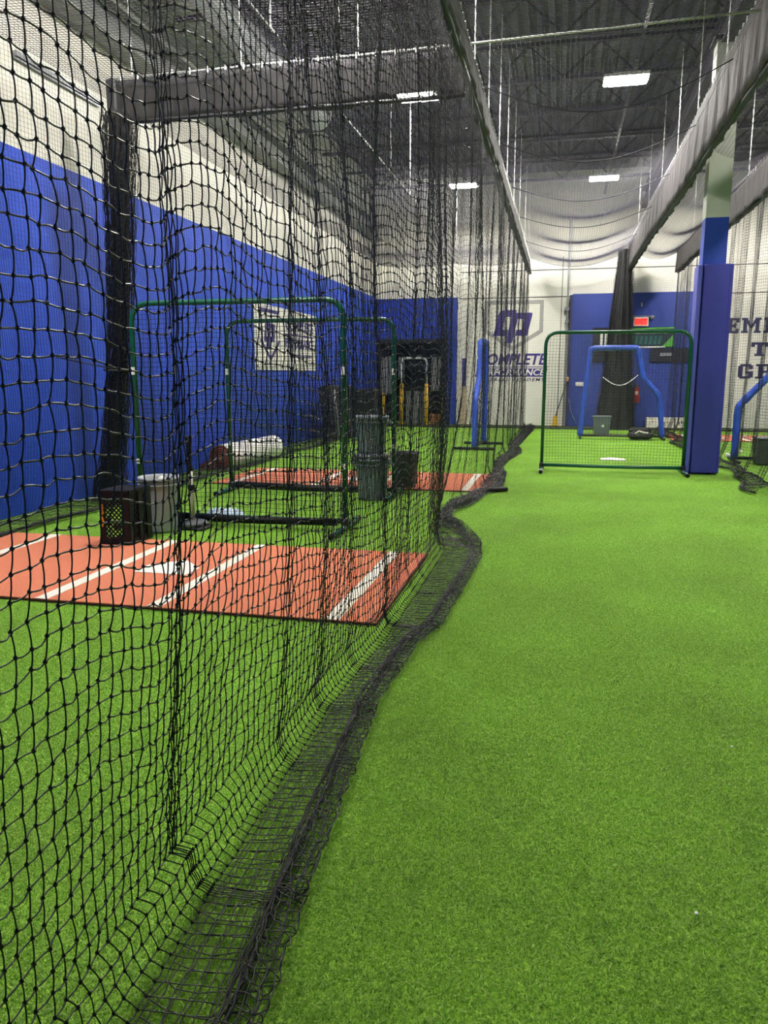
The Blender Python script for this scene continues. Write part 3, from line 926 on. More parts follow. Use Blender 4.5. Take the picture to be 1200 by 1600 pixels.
def back_skirt(nb):
    xx = np.arange(-5.1, 9.4, .045); f_ = np.linspace(0, 1, 22)
    y = BY + .3 - (1.25 + .06 * np.sin(1.3 * xx)[:, None]) * f_[None]
    z = .02 + .012 * rng.random(y.shape)
    P = np.stack([xx[:, None] + .02 * rng.normal(size=y.shape), y, z], -1)
    nb.strands(P, .0026, 3, (1, 0, 0)); nb.strands(P.transpose(1, 0, 2), .0026, 3, (0, 0, 1))
    for i in range(10):
        yy = BY - .95 - .06 * np.sin(1.3 * xx) + .016 * np.sin(xx * (2 + .4 * i) + i)
        nb.strands(np.stack([xx, yy, .02 + .014 * (1 + np.sin(i + xx * 3))], -1)[None], .006, 3, (0, 0, 1))
hanging_net('fine black net hanging across the far end before the back wall', back_fn, 322, 100, sb=120, extra=back_skirt, refa=(1, 0, 0))
RX = 2.9
def right_fn(u, v):
    y = 10.3 + 12.0 * u; z = 4.2 * (1 - v)
    x = RX + .055 * np.sin(6.5 * y + .3 * z) + .03 * np.sin(11 * y) - .12 * np.clip(1 - z / .5, 0, 1) ** 2
    yy = y + .05 * np.sin(13 * y)
    return np.stack([x, yy, np.maximum(z, .02)], -1)
def right_skirt(nb):
    yy = np.arange(10.3, 22.3, .03); f_ = np.linspace(0, 1, 14)
    wd = .28 + .12 * np.sin(1.9 * yy) + .05 * np.sin(4.3 * yy)
    x = RX - .1 - wd[:, None] * f_[None] + .012 * rng.normal(size=(len(yy), 14))
    z = .015 + (.02 + .09 * np.sin(PI * f_)[None]) * (.4 + .5 * np.abs(np.sin(2.3 * yy)))[:, None] + .01 * rng.random((len(yy), 14))
    P = np.stack([x, yy[:, None] + .02 * rng.normal(size=x.shape), np.maximum(z, .008)], -1)
    nb.strands(P, .0028, 3, (0, 1, 0)); nb.strands(P.transpose(1, 0, 2), .0028, 3, (0, 0, 1))
    for i in range(10):
        xx = RX - .1 - wd + .02 * np.sin(yy * (2 + .4 * i) + i)
        nb.strands(np.stack([xx, yy, .02 + .014 * (1 + np.sin(i + yy * 3))], -1)[None], .005, 3, (0, 0, 1))
hanging_net('pleated black net right of the padded column, hem heaped on turf', right_fn, 330, 94, sb=420, extra=right_skirt, r=.0019)
def lane_top(u, v):
    y = 2.0 + 20.6 * u; x = -.95 + 2.63 * v
    base = 4.70 + .1 * v
    sag = (.34 + .05 * np.sin(2.2 * y)) * np.sin(PI * v)
    return np.stack([x, y, base - sag], -1)
def lane_ropes(nb):
    v = np.linspace(0, 1, 24)
    for y in (9.4, 11.6, 14.2, 16.8, 19.8, 22.58):
        u = np.full(24, (y - 2) / 20.6)
        nb.strands(lane_top(u, v)[None] - np.array([0, 0, .02]), .007, 4, (0, 0, 1))
hanging_net('sagging overhead net across the open lane between the two rails', lane_top, 440, 58, r=.0023, sa=24, sb=160, mat='netgrey', refa=(0, 1, 0), refb=(1, 0, 0), extra=lane_ropes)
def left_top(u, v):
    y = 2.0 + 20.6 * u; x = -5.2 + 4.25 * v
    sag = .07 * np.abs(np.sin(2 * PI * v)) * (1 + .4 * np.sin(1.7 * y))
    return np.stack([x, y, 4.60 - sag], -1)
hanging_net('overhead net covering the left cage at rail height', left_top, 440, 94, r=.0023, sa=30, sb=120, mat='netgrey', refa=(0, 1, 0), refb=(1, 0, 0))
def right_top(u, v):
    y = 2.0 + 20.6 * u; x = 1.7 + 1.25 * v
    sag = (.26 + .04 * np.sin(2.2 * y)) * np.sin(PI * v)
    return np.stack([x, y, 4.84 - .12 * v - sag], -1)
hanging_net('sagging overhead net right of the lane, above the padded column', right_top, 440, 30, r=.0023, sa=16, sb=120, mat='netgrey', refa=(0, 1, 0), refb=(1, 0, 0))
def rear_top(u, v):
    y = 22.7 + 0 * u; x = -5.1 + 4.1 * u
    return np.stack([x, y + 0 * v, 4.55 - 1.0 * v], -1)

# gathered curtain bundles
def bundle(name, label, ctr, rx, ry, z0, z1, n, seed, r=.004, core=.86, lo=.9):
    """ctr(z) -> (x, y); rx(z), ry(z) half widths; a solid core of folded net plus loose strands"""
    t = thing(name, label, 'net', (*ctr(z0), z0))
    zs = np.linspace(z1, z0, 40); k = 44
    rs = np.random.default_rng(seed)
    fold = rs.uniform(0, 6.28, 4)
    b = MB(); vs = []
    for z_ in zs:
        cx, cy = ctr(z_)
        for j in range(k):
            a = 2 * PI * j / k
            f_ = core + .10 * math.sin(9 * a + fold[0] + .3 * z_) + .07 * math.sin(15 * a + fold[1] - .4 * z_)
            vs.append((cx + rx(z_) * f_ * math.cos(a), cy + ry(z_) * f_ * math.sin(a), z_))
    fs = []
    for i in range(39):
        for j in range(k):
            j2 = (j + 1) % k
            fs.append((i * k + j, i * k + j2, (i + 1) * k + j2, (i + 1) * k + j))
    b.add(vs, fs).build('folded_core', 'net', t, True)
    nb = NetB()
    for i in range(n):
        a = rs.uniform(0, 6.28); f_ = rs.uniform(lo, 1.25)
        P = []
        for z_ in np.linspace(z1, z0, 46):
            cx, cy = ctr(z_)
            P.append((cx + rx(z_) * f_ * math.cos(a + .15 * math.sin(2 * z_ + i)) + .006 * rs.normal(), cy + ry(z_) * f_ * math.sin(a) + .006 * rs.normal(), z_))
        nb.strands(np.array(P)[None], r, 3, (0, 1, 0))
    for i in range(int((z1 - z0) / .05)):
        z_ = z0 + .05 * i; cx, cy = ctr(z_)
        aa = np.linspace(0, 2 * PI, 40)
        f_ = 1.0 + .10 * np.sin(9 * aa + fold[0] + i * .1) + .08 * np.sin(17 * aa + i)
        P = np.stack([cx + rx(z_) * f_ * np.cos(aa), cy + ry(z_) * f_ * np.sin(aa), z_ + .03 * np.sin(5 * aa + i)], -1)
        nb.strands(P[None], r * .8, 3, (0, 0, 1))
    link('loose_strands', nb.mesh('loose_strands', 'net'), t)
    return t
lerp = lambda a, c, f_: a + (c - a) * f_
t = bundle('gathered_net', 'dark net gathered and tied at the cage corner by the left wall', lambda z_: (lerp(-5.14, -4.66, min(1, z_ / 4.2)), 8.0 + .1 * math.sin(z_)),
           lambda z_: .115 + .04 * abs(z_ - 1.45) / 2.6 + (.04 if z_ < .3 else 0), lambda z_: .12 + .05 * abs(z_ - 1.55) / 2.6, .02, 4.2, 120, 31, .003, .56, .6)
b = MB(); b.tube([(-4.97 + .16 * math.cos(a), 8.1 + .15 * math.sin(a), 1.55 + .02 * math.sin(a)) for a in np.linspace(0, 2 * PI, 18, endpoint=False)], .012, 6, closed=True)
b.tube([(-4.97, 8.0, 1.55), (-5.3, 7.9, 1.62), (XL + .01, 7.85, 1.68)], .008, 5)
b.build('tie_cord', 'rope', t, True)
t = bundle('gathered_net', 'tall black net curtain gathered in front of the blue back wall', lambda z_: (lerp(1.50, 1.56, min(1, z_ / 4.6)), 22.15),
           lambda z_: lerp(.52, .17, min(1, z_ / 4.6) ** .8), lambda z_: .2, .02, 4.75, 90, 33, .004)
b = MB(); pts = [(1.12 + .9 * f_, 21.85 - .05 * math.sin(PI * f_), 1.42 - .24 * math.sin(PI * min(1, f_ * 1.0)) + .06 * f_) for f_ in np.linspace(0, 1, 20)]
b.tube(pts, .012, 6); b.build('tie_cord', 'white_metal', t, True)

# ------------------------------------------------------------------ protective screens
def net_panel(nb, inside, x0, x1, z0, z1, place, pitch=.046, r=.0022, bow=.02, seed=0):
    rs = np.random.default_rng(seed)
    xs = np.arange(x0, x1, pitch); zs = np.arange(z0, z1, pitch)
    def pt(a, c):
        d = bow * np.sin(PI * np.clip((a - x0) / (x1 - x0), 0, 1)) * np.sin(PI * np.clip((c - z0) / (z1 - z0), 0, 1))
        return place(a + .004 * np.sin(7 * c + 3 * a), c + .004 * np.sin(6 * a + 2 * c), d)
    for a in xs:
        cc = [c for c in np.linspace(z0, z1, 60) if inside(a, c)]
        if len(cc) > 2:
            nb.strands(np.array([pt(a, c) for c in cc])[None], r, 3, (0.3, 1, 0.2))
    for c in zs:
        aa = [a for a in np.linspace(x0, x1, 60) if inside(a, c)]
        if len(aa) > 2:
            nb.strands(np.array([pt(a, c) for a in aa])[None], r, 3, (0.3, 0.2, 1))
def square_screen(label, x0, x1, y, h, seed, sticker=True):
    t = thing('protective_screen', label, 'screen', ((x0 + x1) / 2, y, 0), 'square green framed screens')
    MB().tube(round_path([(x0, y, .06), (x0, y, h), (x1, y, h), (x1, y, .06)], .2, 8), .027, 10).build('frame', 'green', t, True)
    MB().tube([(x0, y, .085), ((x0 + x1) / 2, y, .075), (x1, y, .085)], .027, 10).build('bottom_bar', 'green', t, True)
    for x in (x0, x1):
        f_ = MB().tube([(x, y - .46, .03), (x, y + .46, .03)], .028, 10).build('foot', 'green', t, True)
        for yy in (y - .475, y + .475):
            MB().tube([(x, yy - .02, .03), (x, yy + .02, .03)], .031, 10).build('foot_cap', 'black_plastic', f_, True)
        MB().box((x, y, .075), (.07, .09, .09), bev=.01).build('corner_socket', 'black_metal', t)
        if sticker:
            MB().box((x, y - .026, 1.52), (.036, .012, .075)).build('white_sticker', 'paper', t)
            MB().box((x, y - .026, .62), (.03, .012, .05)).build('white_sticker', 'paper', t)
    nb = NetB()
    net_panel(nb, lambda a, c: True, x0 + .02, x1 - .02, .09, h - .02, lambda a, c, d: (a, y + d, c), seed=seed, bow=.03)
    net = link('net', nb.mesh('net', 'net'), t)
    return t
t = square_screen('large green framed screen standing behind the front clay mat', -4.15, -1.98, 7.05, 2.17, 1)
b = MB(); b.tube([(-4.08, 7.04, .075), (-3, 7.03, .06), (-2.06, 7.04, .075)], .038, 8); b.build('padded_bar_cover', 'black_plastic', t, True)
t = square_screen('green framed screen behind the first, beside the grey cans', -4.11, -1.96, 9.2, 2.14, 2)
b = MB(); b.tube([(-4.04, 9.19, .085), (-3, 9.18, .07), (-2.04, 9.19, .085)], .045, 8); b.build('padded_bar_cover', 'black_plastic', t, True)
t = square_screen('green framed screen standing on the open lane beside the padded column', -.24, 1.87, 12.35, 2.12, 3, False)
MB().box((-.24, 11.89, .035), (.062, .04, .06)).build('white_foot_end', 'paper', t)

def l_screen(label, pts, place, seed, feet, pad_r=.062, group='blue padded pitching screens'):
    P0 = place(*pts[0], 0)
    t = thing('pitching_screen', label, 'screen', (P0[0], P0[1], 0), group)
    path = round_path([place(a, c, 0) for a, c in pts], .09, 5)
    # foam pad: ring radius varies where it is tied
    dense = []
    for i in range(len(path) - 1):
        L = (path[i + 1] - path[i]).length; n_ = max(1, int(L / .06))
        for j in range(n_):
            dense.append(path[i].lerp(path[i + 1], j / n_))
    dense.append(path[-1])
    rr = [pad_r * (1 + .05 * math.sin(i * 1.7) + .05 * math.sin(i * .6 + seed) - (.12 if i % 9 == 0 else 0)) for i in range(len(dense))]
    MB().tube(dense, rr, 10).build('foam_padding', 'blue_pad', t, True)
    nb = NetB()
    poly = pts
    def inside(a, c):
        r_ = False; n_ = len(poly)
        for i in range(n_):
            (x1_, y1_), (x2_, y2_) = poly[i], poly[(i + 1) % n_]
            if (y1_ > c) != (y2_ > c) and a < (x2_ - x1_) * (c - y1_) / (y2_ - y1_) + x1_:
                r_ = not r_
        return r_
    aa = [p[0] for p in pts]; cc = [p[1] for p in pts]
    net_panel(nb, inside, min(aa), max(aa), min(cc), max(cc), place, .05, .0020, .03, seed)
    link('net', nb.mesh('net', 'net'), t)
    a0, a1 = pts[0][0], pts[-1][0]
    MB().tube([place(a0, .07, 0), place(a1, .07, 0)], .028, 8).build('bottom_bar', 'black_metal', t, True)
    for a in (a0, a1):
        MB().tube([place(a, .035, -feet), place(a, .035, feet)], .03, 8).build('foot', 'black_metal', t, True)
    return t
l_screen('blue padded screen with cut-out shoulder standing behind the lane plate', [(.50, .06), (.66, 2.10), (1.72, 2.10), (1.86, 1.42), (2.24, 1.02), (2.36, .06)], lambda a, c, d: Vector((a, 18.9 + d, c)), 1, .4)
l_screen('blue padded screen seen edge-on at the right of the left cage', [(15.35, .06), (15.4, 1.02), (15.85, 1.42), (15.95, 2.16), (16.75, 2.16), (16.65, .06)], lambda a, c, d: Vector((-1.63 + d + .05 * (a - 15.35), a, c)), 2, .42)
l_screen('blue padded screen right of the column, leaving the frame', [(2.98, .06), (2.98, .95), (3.48, 1.52), (3.5, 2.1), (4.6, 2.1), (4.6, .06)], lambda a, c, d: Vector((a, 14.25 + d, c)), 3, .42)

# ------------------------------------------------------------------ bins
def can(name, label, x, y, z, rt, rb, h, mat, group=None, handles=True, rim=True, lid=False):
    t = thing(name, label, 'bin', (x, y, z), group)
    prof = [(rb * .3, .012), (rb - .01, .012), (rb, 0), (rb + .004, .02)]
    for i in range(1, 9):
        f_ = i / 8
        prof.append((rb + (rt - rb) * f_, .02 + (h - .05) * f_))
    prof += [(rt + .014, h - .03), (rt + .018, h - .012), (rt + .012, h), (rt - .006, h - .004), (rt - .012, h - .05), (rb - .012, .03), (.001, .03)]
    MB().lathe(prof, (x, y, z), 28).build('bin_body', mat, t, True)
    b = MB()
    b.tube([(x + (rt + .008) * math.cos(a), y + (rt + .008) * math.sin(a), z + h - .07) for a in np.linspace(0, 2 * PI, 28, endpoint=False)], .008, 5, closed=True)
    b.build('rim_band', mat, t, True)
    if handles:
        for sg in (-1, 1):
            a = sg * .25 + (PI if sg < 0 else 0) - .15
            cx, cy = x + (rt + .005) * math.cos(a), y + (rt + .005) * math.sin(a)
            dx, dy = math.cos(a), math.sin(a)
            MB().tube(round_path([(cx - dy * .05, cy + dx * .05, z + h - .04), (cx - dy * .05 + dx * .045, cy + dx * .05 + dy * .045, z + h - .085), (cx + dy * .05 + dx * .045, cy - dx * .05 + dy * .045, z + h - .085), (cx + dy * .05, cy - dx * .05, z + h - .04)], .02, 4), .011, 6).build('bin_handle', mat, t, True)
    if lid:
        MB().lathe([(.001, h + .008), (rt - .05, h + .03), (rt + .01, h + .02), (rt + .022, h + .004), (rt + .02, h - .02), (.001, h - .01)], (x, y, z), 28).build('bin_lid', 'can_dark', t, True)
    return t
CX, CY = -2.165, 8.93
can('round_bin', 'grey round bin standing on turf, carrying another bin', CX, CY, 0, .205, .165, .50, 'can', 'grey round bins', True)
b = MB(); b.lathe([(.06, .0), (.20, .0), (.222, .015), (.222, .04), (.17, .055), (.06, .058)], (CX - .01, CY, .503), 24)
q = tag(b.build('bin_lid', 'can_dark', None, True), 'dark lid between the two stacked grey bins', 'lid')
can('round_bin', 'grey round bin stacked on top of the other bin', CX - .02, CY + .02, .563, .20, .155, .44, 'can', 'grey round bins', True)
can('round_bin', 'dark grey bin on the second clay mat, right of the stacked bins', -1.98, 9.98, .018, .185, .155, .46, 'can_dark', 'grey round bins', False)
t = can('ball_bucket', 'light grey bin of balls behind the black crate', -3.70, 6.62, 0, .185, .15, .53, 'can_light', None, False)
BALL_L = ['leftmost white ball heaped in the light grey bin', 'white ball nearest the camera in the light grey bin', 'rightmost white ball heaped in the light grey bin', 'topmost white ball in the middle of the light grey bin', 'white ball at the rear left in the light grey bin', 'white ball at the rear right in the light grey bin']
for i, (dx, dy, dz) in enumerate([(-.08, -.05, .47), (.02, -.09, .48), (.09, .0, .475), (0, .05, .49), (-.05, .10, .46), (.07, .09, .46)]):
    q = MB().sphere((-3.70 + dx, 6.62 + dy, dz), .037, 12).build('baseball', 'ball', None, True)
    tag(q, BALL_L[i], 'ball', 'balls in the light grey bin')
b_lining = MB().lathe([(.001, .38), (.16, .40), (.17, .43)], (-3.70, 6.62, 0), 20).build('ball_fill', 'ball', t, True)

# square bucket at the far end
t = thing('square_bucket', 'grey square bucket with round white mark by the far blue screen', 'bucket', (1.06, 20.3, 0))
b = MB(); b.box((1.06, 20.3, .22), (.36, .34, .44), taper=1.18, bev=.012); b.build('bucket_body', 'can', t)
b = MB(); b.box((1.06, 20.3, .445), (.47, .45, .03), bev=.008); b.build('bucket_rim', 'can', t)
b = MB(); b.lathe([(.001, 0), (.035, 0), (.035, .01), (.001, .012)], (0, 0, 0), 14)
q = b.build('white_mark', 'paper', t); q.data.transform(Matrix.Translation((1.08, 20.11, .22)) @ Matrix.Rotation(PI / 2, 4, 'X'))
# bin at right edge
t = thing('square_bin', 'dark grey square bin behind the pleated net at the right edge', 'bin', (3.44, 13.95, 0))
b = MB(); b.box((3.44, 13.95, .22), (.38, .36, .44), taper=1.1, bev=.02); b.build('bin_body', 'can_dark', t)
b = MB(); b.box((3.44, 13.95, .445), (.45, .43, .03), bev=.008); b.build('bin_rim', 'can_dark', t)

# ------------------------------------------------------------------ black crate
def crate(label, x0, x1, y0, y1, h):
    t = thing('milk_crate', label, 'crate', ((x0 + x1) / 2, (y0 + y1) / 2, .018))
    zb = .018
    def panel(org, ax, W, nm):
        """lattice panel in the plane spanned by ax and z"""
        ax = Vector(ax); nrm = ax.cross(Vector((0, 0, 1)))
        def pt(a, c, d=0):
            return Vector(org) + ax * a + Vector((0, 0, zb + c)) + nrm * d
        b = MB()
        T = .012
        def slab(a0, a1, c0, c1, t_=T):
            b.prism([(a0, c0), (a1, c0), (a1, c1), (a0, c1)], lambda a, c, d: pt(a, c, d - t_ / 2), t_)
        fr = .055
        slab(0, fr, 0, h); slab(W - fr, W, 0, h); slab(fr, W - fr, 0, fr); slab(fr, W - fr, h - fr, h)
        slab(0, W, 0, .018, .03); slab(0, W, h - .018, h, .03)
        w_, hh = W - 2 * fr, h - 2 * fr
        st = .042
        for sg in (1, -1):
            c0 = -w_
            while c0 < hh:
                # diagonal c = c0 + s*a clipped to the window
                a_lo = max(0, -c0); a_hi = min(w_, hh - c0)
                if a_hi - a_lo > .02:
                    q = [(a_lo, c0 + a_lo), (a_hi, c0 + a_hi)]
                    if sg < 0:
                        q = [(w_ - a, c) for a, c in q]
                    (a1, c1), (a2, c2) = q
                    d = Vector((a2 - a1, c2 - c1)).normalized(); n2 = Vector((-d.y, d.x)) * .0055
                    b.prism([(fr + a1 + n2.x, fr + c1 + n2.y), (fr + a1 - n2.x, fr + c1 - n2.y), (fr + a2 - n2.x, fr + c2 - n2.y), (fr + a2 + n2.x, fr + c2 + n2.y)], lambda a, c, d_: pt(a, c, d_ - .004), .008)
                c0 += st
        return b.build(nm, 'black_plastic', t)
    W, D = x1 - x0, y1 - y0
    panel((x0, y0, 0), (1, 0, 0), W, 'front_lattice')
    panel((x0, y1, 0), (1, 0, 0), W, 'rear_lattice')
    panel((x1, y0, 0), (0, 1, 0), D, 'side_lattice')
    b = MB(); b.box(((x0 + x1) / 2, (y0 + y1) / 2, zb + h - .008), (W, D, .016)); b.build('top_panel', 'black_plastic', t)
    b = MB(); b.box(((x0 + x1) / 2, (y0 + y1) / 2, zb + .008), (W, D, .016)); b.build('bottom_panel', 'black_plastic', t)
    b = MB(); b.box((x1 + .004, (y0 + y1) / 2, zb + h / 2), (.02, .07, h * .96)); b.box((x1 + .004, y1 - .04, zb + h / 2), (.02, .08, h)); b.build('corner_rib', 'black_plastic', t)
    # vertical orange lettering, too worn to read
    b = MB(); r_ = random.Random(4)
    z_ = zb + .16
    while z_ < zb + .36:
        if not (zb + .245 < z_ < zb + .265):
            b.box((x0 + .028 + r_.uniform(-.006, .006), y0 - .008, z_), (r_.uniform(.012, .03), .004, .009))
        z_ += .0135
    b.build('orange_marking', 'orange', t)
crate('black lattice crate on end with orange marking, on the front mat', -3.885, -3.60, 5.90, 6.25, .475)

# ------------------------------------------------------------------ tee, cloth, rolled mat
t = thing('batting_tee', 'batting tee with black cup and pale stem beside the grey bin', 'tee', (-3.47, 6.82, 0))
MB().box((-3.47, 6.80, .014), (.34, .24, .028), bev=.01).build('base_plate', 'black_plastic', t)
MB().lathe([(.14, .028), (.145, .045), (.13, .07), (.03, .085), (.001, .085)], (-3.47, 6.82, 0), 22).build('base_disc', 'tan_tube' if False else 'can_dark', t, True)
MB().lathe([(.024, .07), (.024, .40), (.018, .41), (.018, .56), (.001, .56)], (-3.47, 6.82, 0), 12).build('stem', 'tee_tube', t, True)
MB().lathe([(.032, .37), (.036, .385), (.036, .42), (.03, .43), (.001, .43)], (-3.47, 6.82, 0), 12).build('height_collar', 'black_plastic', t, True)
MB().lathe([(.022, .53), (.03, .545), (.03, .60), (.022, .62), (.024, .80), (.035, .88), (.037, .90), (.02, .89), (.001, .85)], (-3.485, 6.83, 0), 12).build('rubber_cup', 'black_plastic', t, True)
b = MB(); vs = []; fs = []
n1, n2 = 14, 8
for i in range(n1):
    for j in range(n2):
        a = -3.56 + .42 * i / (n1 - 1); c = 7.10 + .22 * j / (n2 - 1) + .03 * math.sin(i)
        edge = min(i, n1 - 1 - i, j, n2 - 1 - j)
        vs.append((a + .02, c + .06, .006 + (0 if edge == 0 else .085 + .045 * math.sin(i * 1.3 + j) * math.cos(j * 1.7))))
for i in range(n1 - 1):
    for j in range(n2 - 1):
        fs.append((i * n2 + j, (i + 1) * n2 + j, (i + 1) * n2 + j + 1, i * n2 + j + 1))
q = b.add(vs, fs).build('cloth', 'cloth', None, True)
q.modifiers.new('thickness', 'SOLIDIFY').thickness = .006
tag(q, 'crumpled pale blue cloth on the turf by the batting tee', 'cloth')
t = thing('rolled_mat', 'rolled clay mat with white backing lying along the left wall', 'mat', (-5.22, 12.2, 0))
RXc, RR = -5.16, .20
def roll_pt(a, r_, y):
    return (RXc + .12 * (y - 11.15) / 2 + r_ * math.cos(a), y, .205 + r_ * math.sin(a))
b = MB(); b.tube([roll_pt(0, 0, 11.15), roll_pt(0, 0, 13.15)], RR, 26, caps=False); b.build('backing', 'mat_back', t, True)
for yy in (11.16, 13.14):
    b = MB(); spir = []
    for i in range(90):
        a = i * .28; spir.append(roll_pt(a, .045 + .150 * i / 89, yy))
    b.tube(spir, .012, 5); b.build('clay_spiral', 'clay_edge', t, True)
    b = MB(); b.tube([roll_pt(0, 0, yy - .004), roll_pt(0, 0, yy + .004)], RR - .012, 24); b.build('end_face', 'mat_brown', t, True)
b = MB(); b.prism([(RXc - .17, .01), (RXc - .42, .03), (RXc - .36, .11), (RXc - .14, .20)], lambda a, c, d: (a + .06, 11.13 + d, c), .10); b.build('loose_flap', 'mat_brown', t)

# black bar at the end of the second mat
b = MB(); b.tube([(-.93, 9.70, .03), (-.62, 9.92, .03)], [.03, .03], 8)
tag(b.build('foam_bar', 'black_plastic', None, True), 'short black bar at the right end of the second clay mat', 'bar')

# ------------------------------------------------------------------ far left: black mats, opening, yellow frame
t = thing('equipment_case', 'tall black mat stack leaning in the far left corner', 'mats', (-5.0, 17.4, 0))
b = MB(); b.box((-5.1, 17.2, .62), (.30, .9, 1.24), Matrix.Rotation(math.radians(-8), 3, 'Y'), bev=.03); b.build('folded_mat', 'pads', t)
b = MB(); b.box((-4.92, 17.9, .60), (.26, 1.1, 1.2), Matrix.Rotation(math.radians(-8), 3, 'Y'), bev=.03); b.build('folded_mat', 'pads', t)
b = MB(); b.box((-4.6, 18.5, .58), (.5, .5, 1.16), Matrix.Rotation(math.radians(-4), 3, 'Y'), bev=.03); b.build('folded_mat', 'pads', t)
b = MB(); b.tube([(-4.93, 16.7, 1.15), (-4.80, 16.62, .05)], .032, 8)
tag(b.build('steel_tube', 'steel', None, True), 'grey steel tube leaning on the black mats', 'tube')
t = thing('bollard', 'thin yellow post at the left of the dark opening', 'post', (-5.22, 23.0, 0), 'thin yellow posts')
MB().tube([(-5.22, 23.0, 0), (-5.22, 23.0, .9)], .038, 10).build('post', 'yellow', t, True)
MB().lathe([(.05, .9), (.05, .93), (.001, .95)], (-5.22, 23.0, 0), 10).build('post_cap', 'yellow', t)
t = thing('bollard', 'thin yellow post at the right of the dark opening', 'post', (-3.42, 23.0, 0), 'thin yellow posts')
MB().tube([(-3.42, 23.0, 0), (-3.42, 23.0, .88)], .034, 10).build('post', 'yellow', t, True)
MB().lathe([(.045, .88), (.045, .91), (.001, .93)], (-3.42, 23.0, 0), 10).build('post_cap', 'yellow', t)
t = thing('utility_frame', 'chrome arched frame with yellow legs standing in the dark opening', 'frame', (-4.28, 22.98, 0))
for x in (-4.66, -3.9):
    l_ = MB().tube([(x, 22.98, 0), (x, 22.98, 1.22)], .062, 10).build('leg', 'yellow', t, True)
    MB().lathe([(.09, 0), (.09, .02), (.06, .03)], (x, 22.98, 0), 12).build('foot_plate', 'yellow', l_)
MB().tube(round_path([(-4.66, 22.98, 1.2), (-4.66, 22.98, 1.98), (-3.9, 22.98, 1.98), (-3.9, 22.98, 1.2)], .16, 6), .032, 8).build('arch_bar', 'white_metal', t, True)
MB().tube(round_path([(-4.45, 22.98, 1.78), (-4.0, 22.98, 1.78), (-3.92, 22.98, 1.6)], .08, 5), .014, 8).build('cross_bar', 'chrome', t, True)
def ribbed(label, x0, x1, z0, z1, y, n_):
    t = thing('ribbed_panel', label, 'panel', ((x0 + x1) / 2, y, z0), 'grey ribbed panels in the dark opening')
    MB().box(((x0 + x1) / 2, y, (z0 + z1) / 2), (x1 - x0, .05, z1 - z0)).build('sheet', 'grey_metal', t)
    for i in range(n_):
        x = x0 + (x1 - x0) * (i + .5) / n_
        MB().box((x, y - .035, (z0 + z1) / 2), ((x1 - x0) / n_ * .55, .03, z1 - z0 - .04)).build('rib', 'grey_metal', t)
ribbed('grey ribbed panel hung at upper left of the dark opening', -5.44, -5.0, .9, 2.02, YB + .1, 5)
ribbed('narrow grey ribbed panel at upper right of the dark opening', -3.85, -3.55, 1.0, 2.02, YB + .1, 3)
ribbed('small grey ribbed panel above left yellow leg in dark opening', -4.86, -4.68, 1.4, 2.02, YB + .1, 2)
ribbed('grey ribbed panel low between the yellow legs', -4.60, -4.0, .0, 1.0, YB + .02, 7)
b = MB(); b.box((-3.62, 23.12, .16), (.34, .3, .32), bev=.01)
tag(b.build('storage_box', 'orange_box'), 'orange brown box at the right yellow leg in the opening', 'box')
t = thing('shelf_unit', 'black shelf inside the dark opening behind the yellow frame', 'shelf', (-4.4, YB + .7, 0))
for z in (.5, 1.1, 1.75, 2.3):
    MB().box((-4.4, YB + .75, z), (2.0, .5, .05)).build('shelf_board', 'pads', t)
for x in (-5.4, -3.4):
    for y in (YB + .5, YB + 1.0):
        MB().box((x, y, 1.2), (.05, .05, 2.4)).build('upright', 'black_metal', t)
# narrow pad leaning at the wall right of the blue part
t = thing('narrow_pad', 'narrow purple and tan pad leaning at the wall beside the logo', 'pad', (-2.82, YB - .1, 0))
MB().box((-2.82, YB - .10, 1.55), (.13, .06, .85), bev=.01).build('purple_half', 'purple', t)
MB().box((-2.82, YB - .12, .58), (.2, .08, 1.15), bev=.01).build('tan_half', 'tan', t)

# ------------------------------------------------------------------ lettering and logos on the walls
def text_mesh(body, size, shear=0.0, extrude=.004, bold=0.0, spacing=1.0, width=None):
    cu = bpy.data.curves.new('txt', 'FONT')
    cu.body = body; cu.size = size; cu.shear = shear; cu.extrude = extrude; cu.offset = bold; cu.space_character = spacing
    cu.align_x = 'CENTER'; cu.align_y = 'CENTER'; cu.resolution_u = 3
    ob = bpy.data.objects.new('txt', cu); C.objects.link(ob)
    dg = bpy.context.evaluated_depsgraph_get()
    me = bpy.data.meshes.new_from_object(ob.evaluated_get(dg))
    bpy.data.objects.remove(ob); bpy.data.curves.remove(cu)
    if width:
        xs = [v.co.x for v in me.vertices]; k = width / (max(xs) - min(xs)); c = (max(xs) + min(xs)) / 2
        for v in me.vertices:
            v.co.x = (v.co.x - c) * k
    return me
BACKM = Matrix.Rotation(PI / 2, 4, 'X')                       # faces -Y
LEFTM = Matrix.Rotation(PI / 2, 4, 'Z') @ Matrix.Rotation(PI / 2, 4, 'X')   # faces +X
def put_text(name, me, Mx, loc, mat, parent, k=(1, 1)):
    me.transform(Matrix.Translation(loc) @ Mx @ Matrix.Diagonal((k[0], k[1], 1, 1)))
    me.materials.clear(); me.materials.append(MAT[mat])
    return link(name, me, parent)
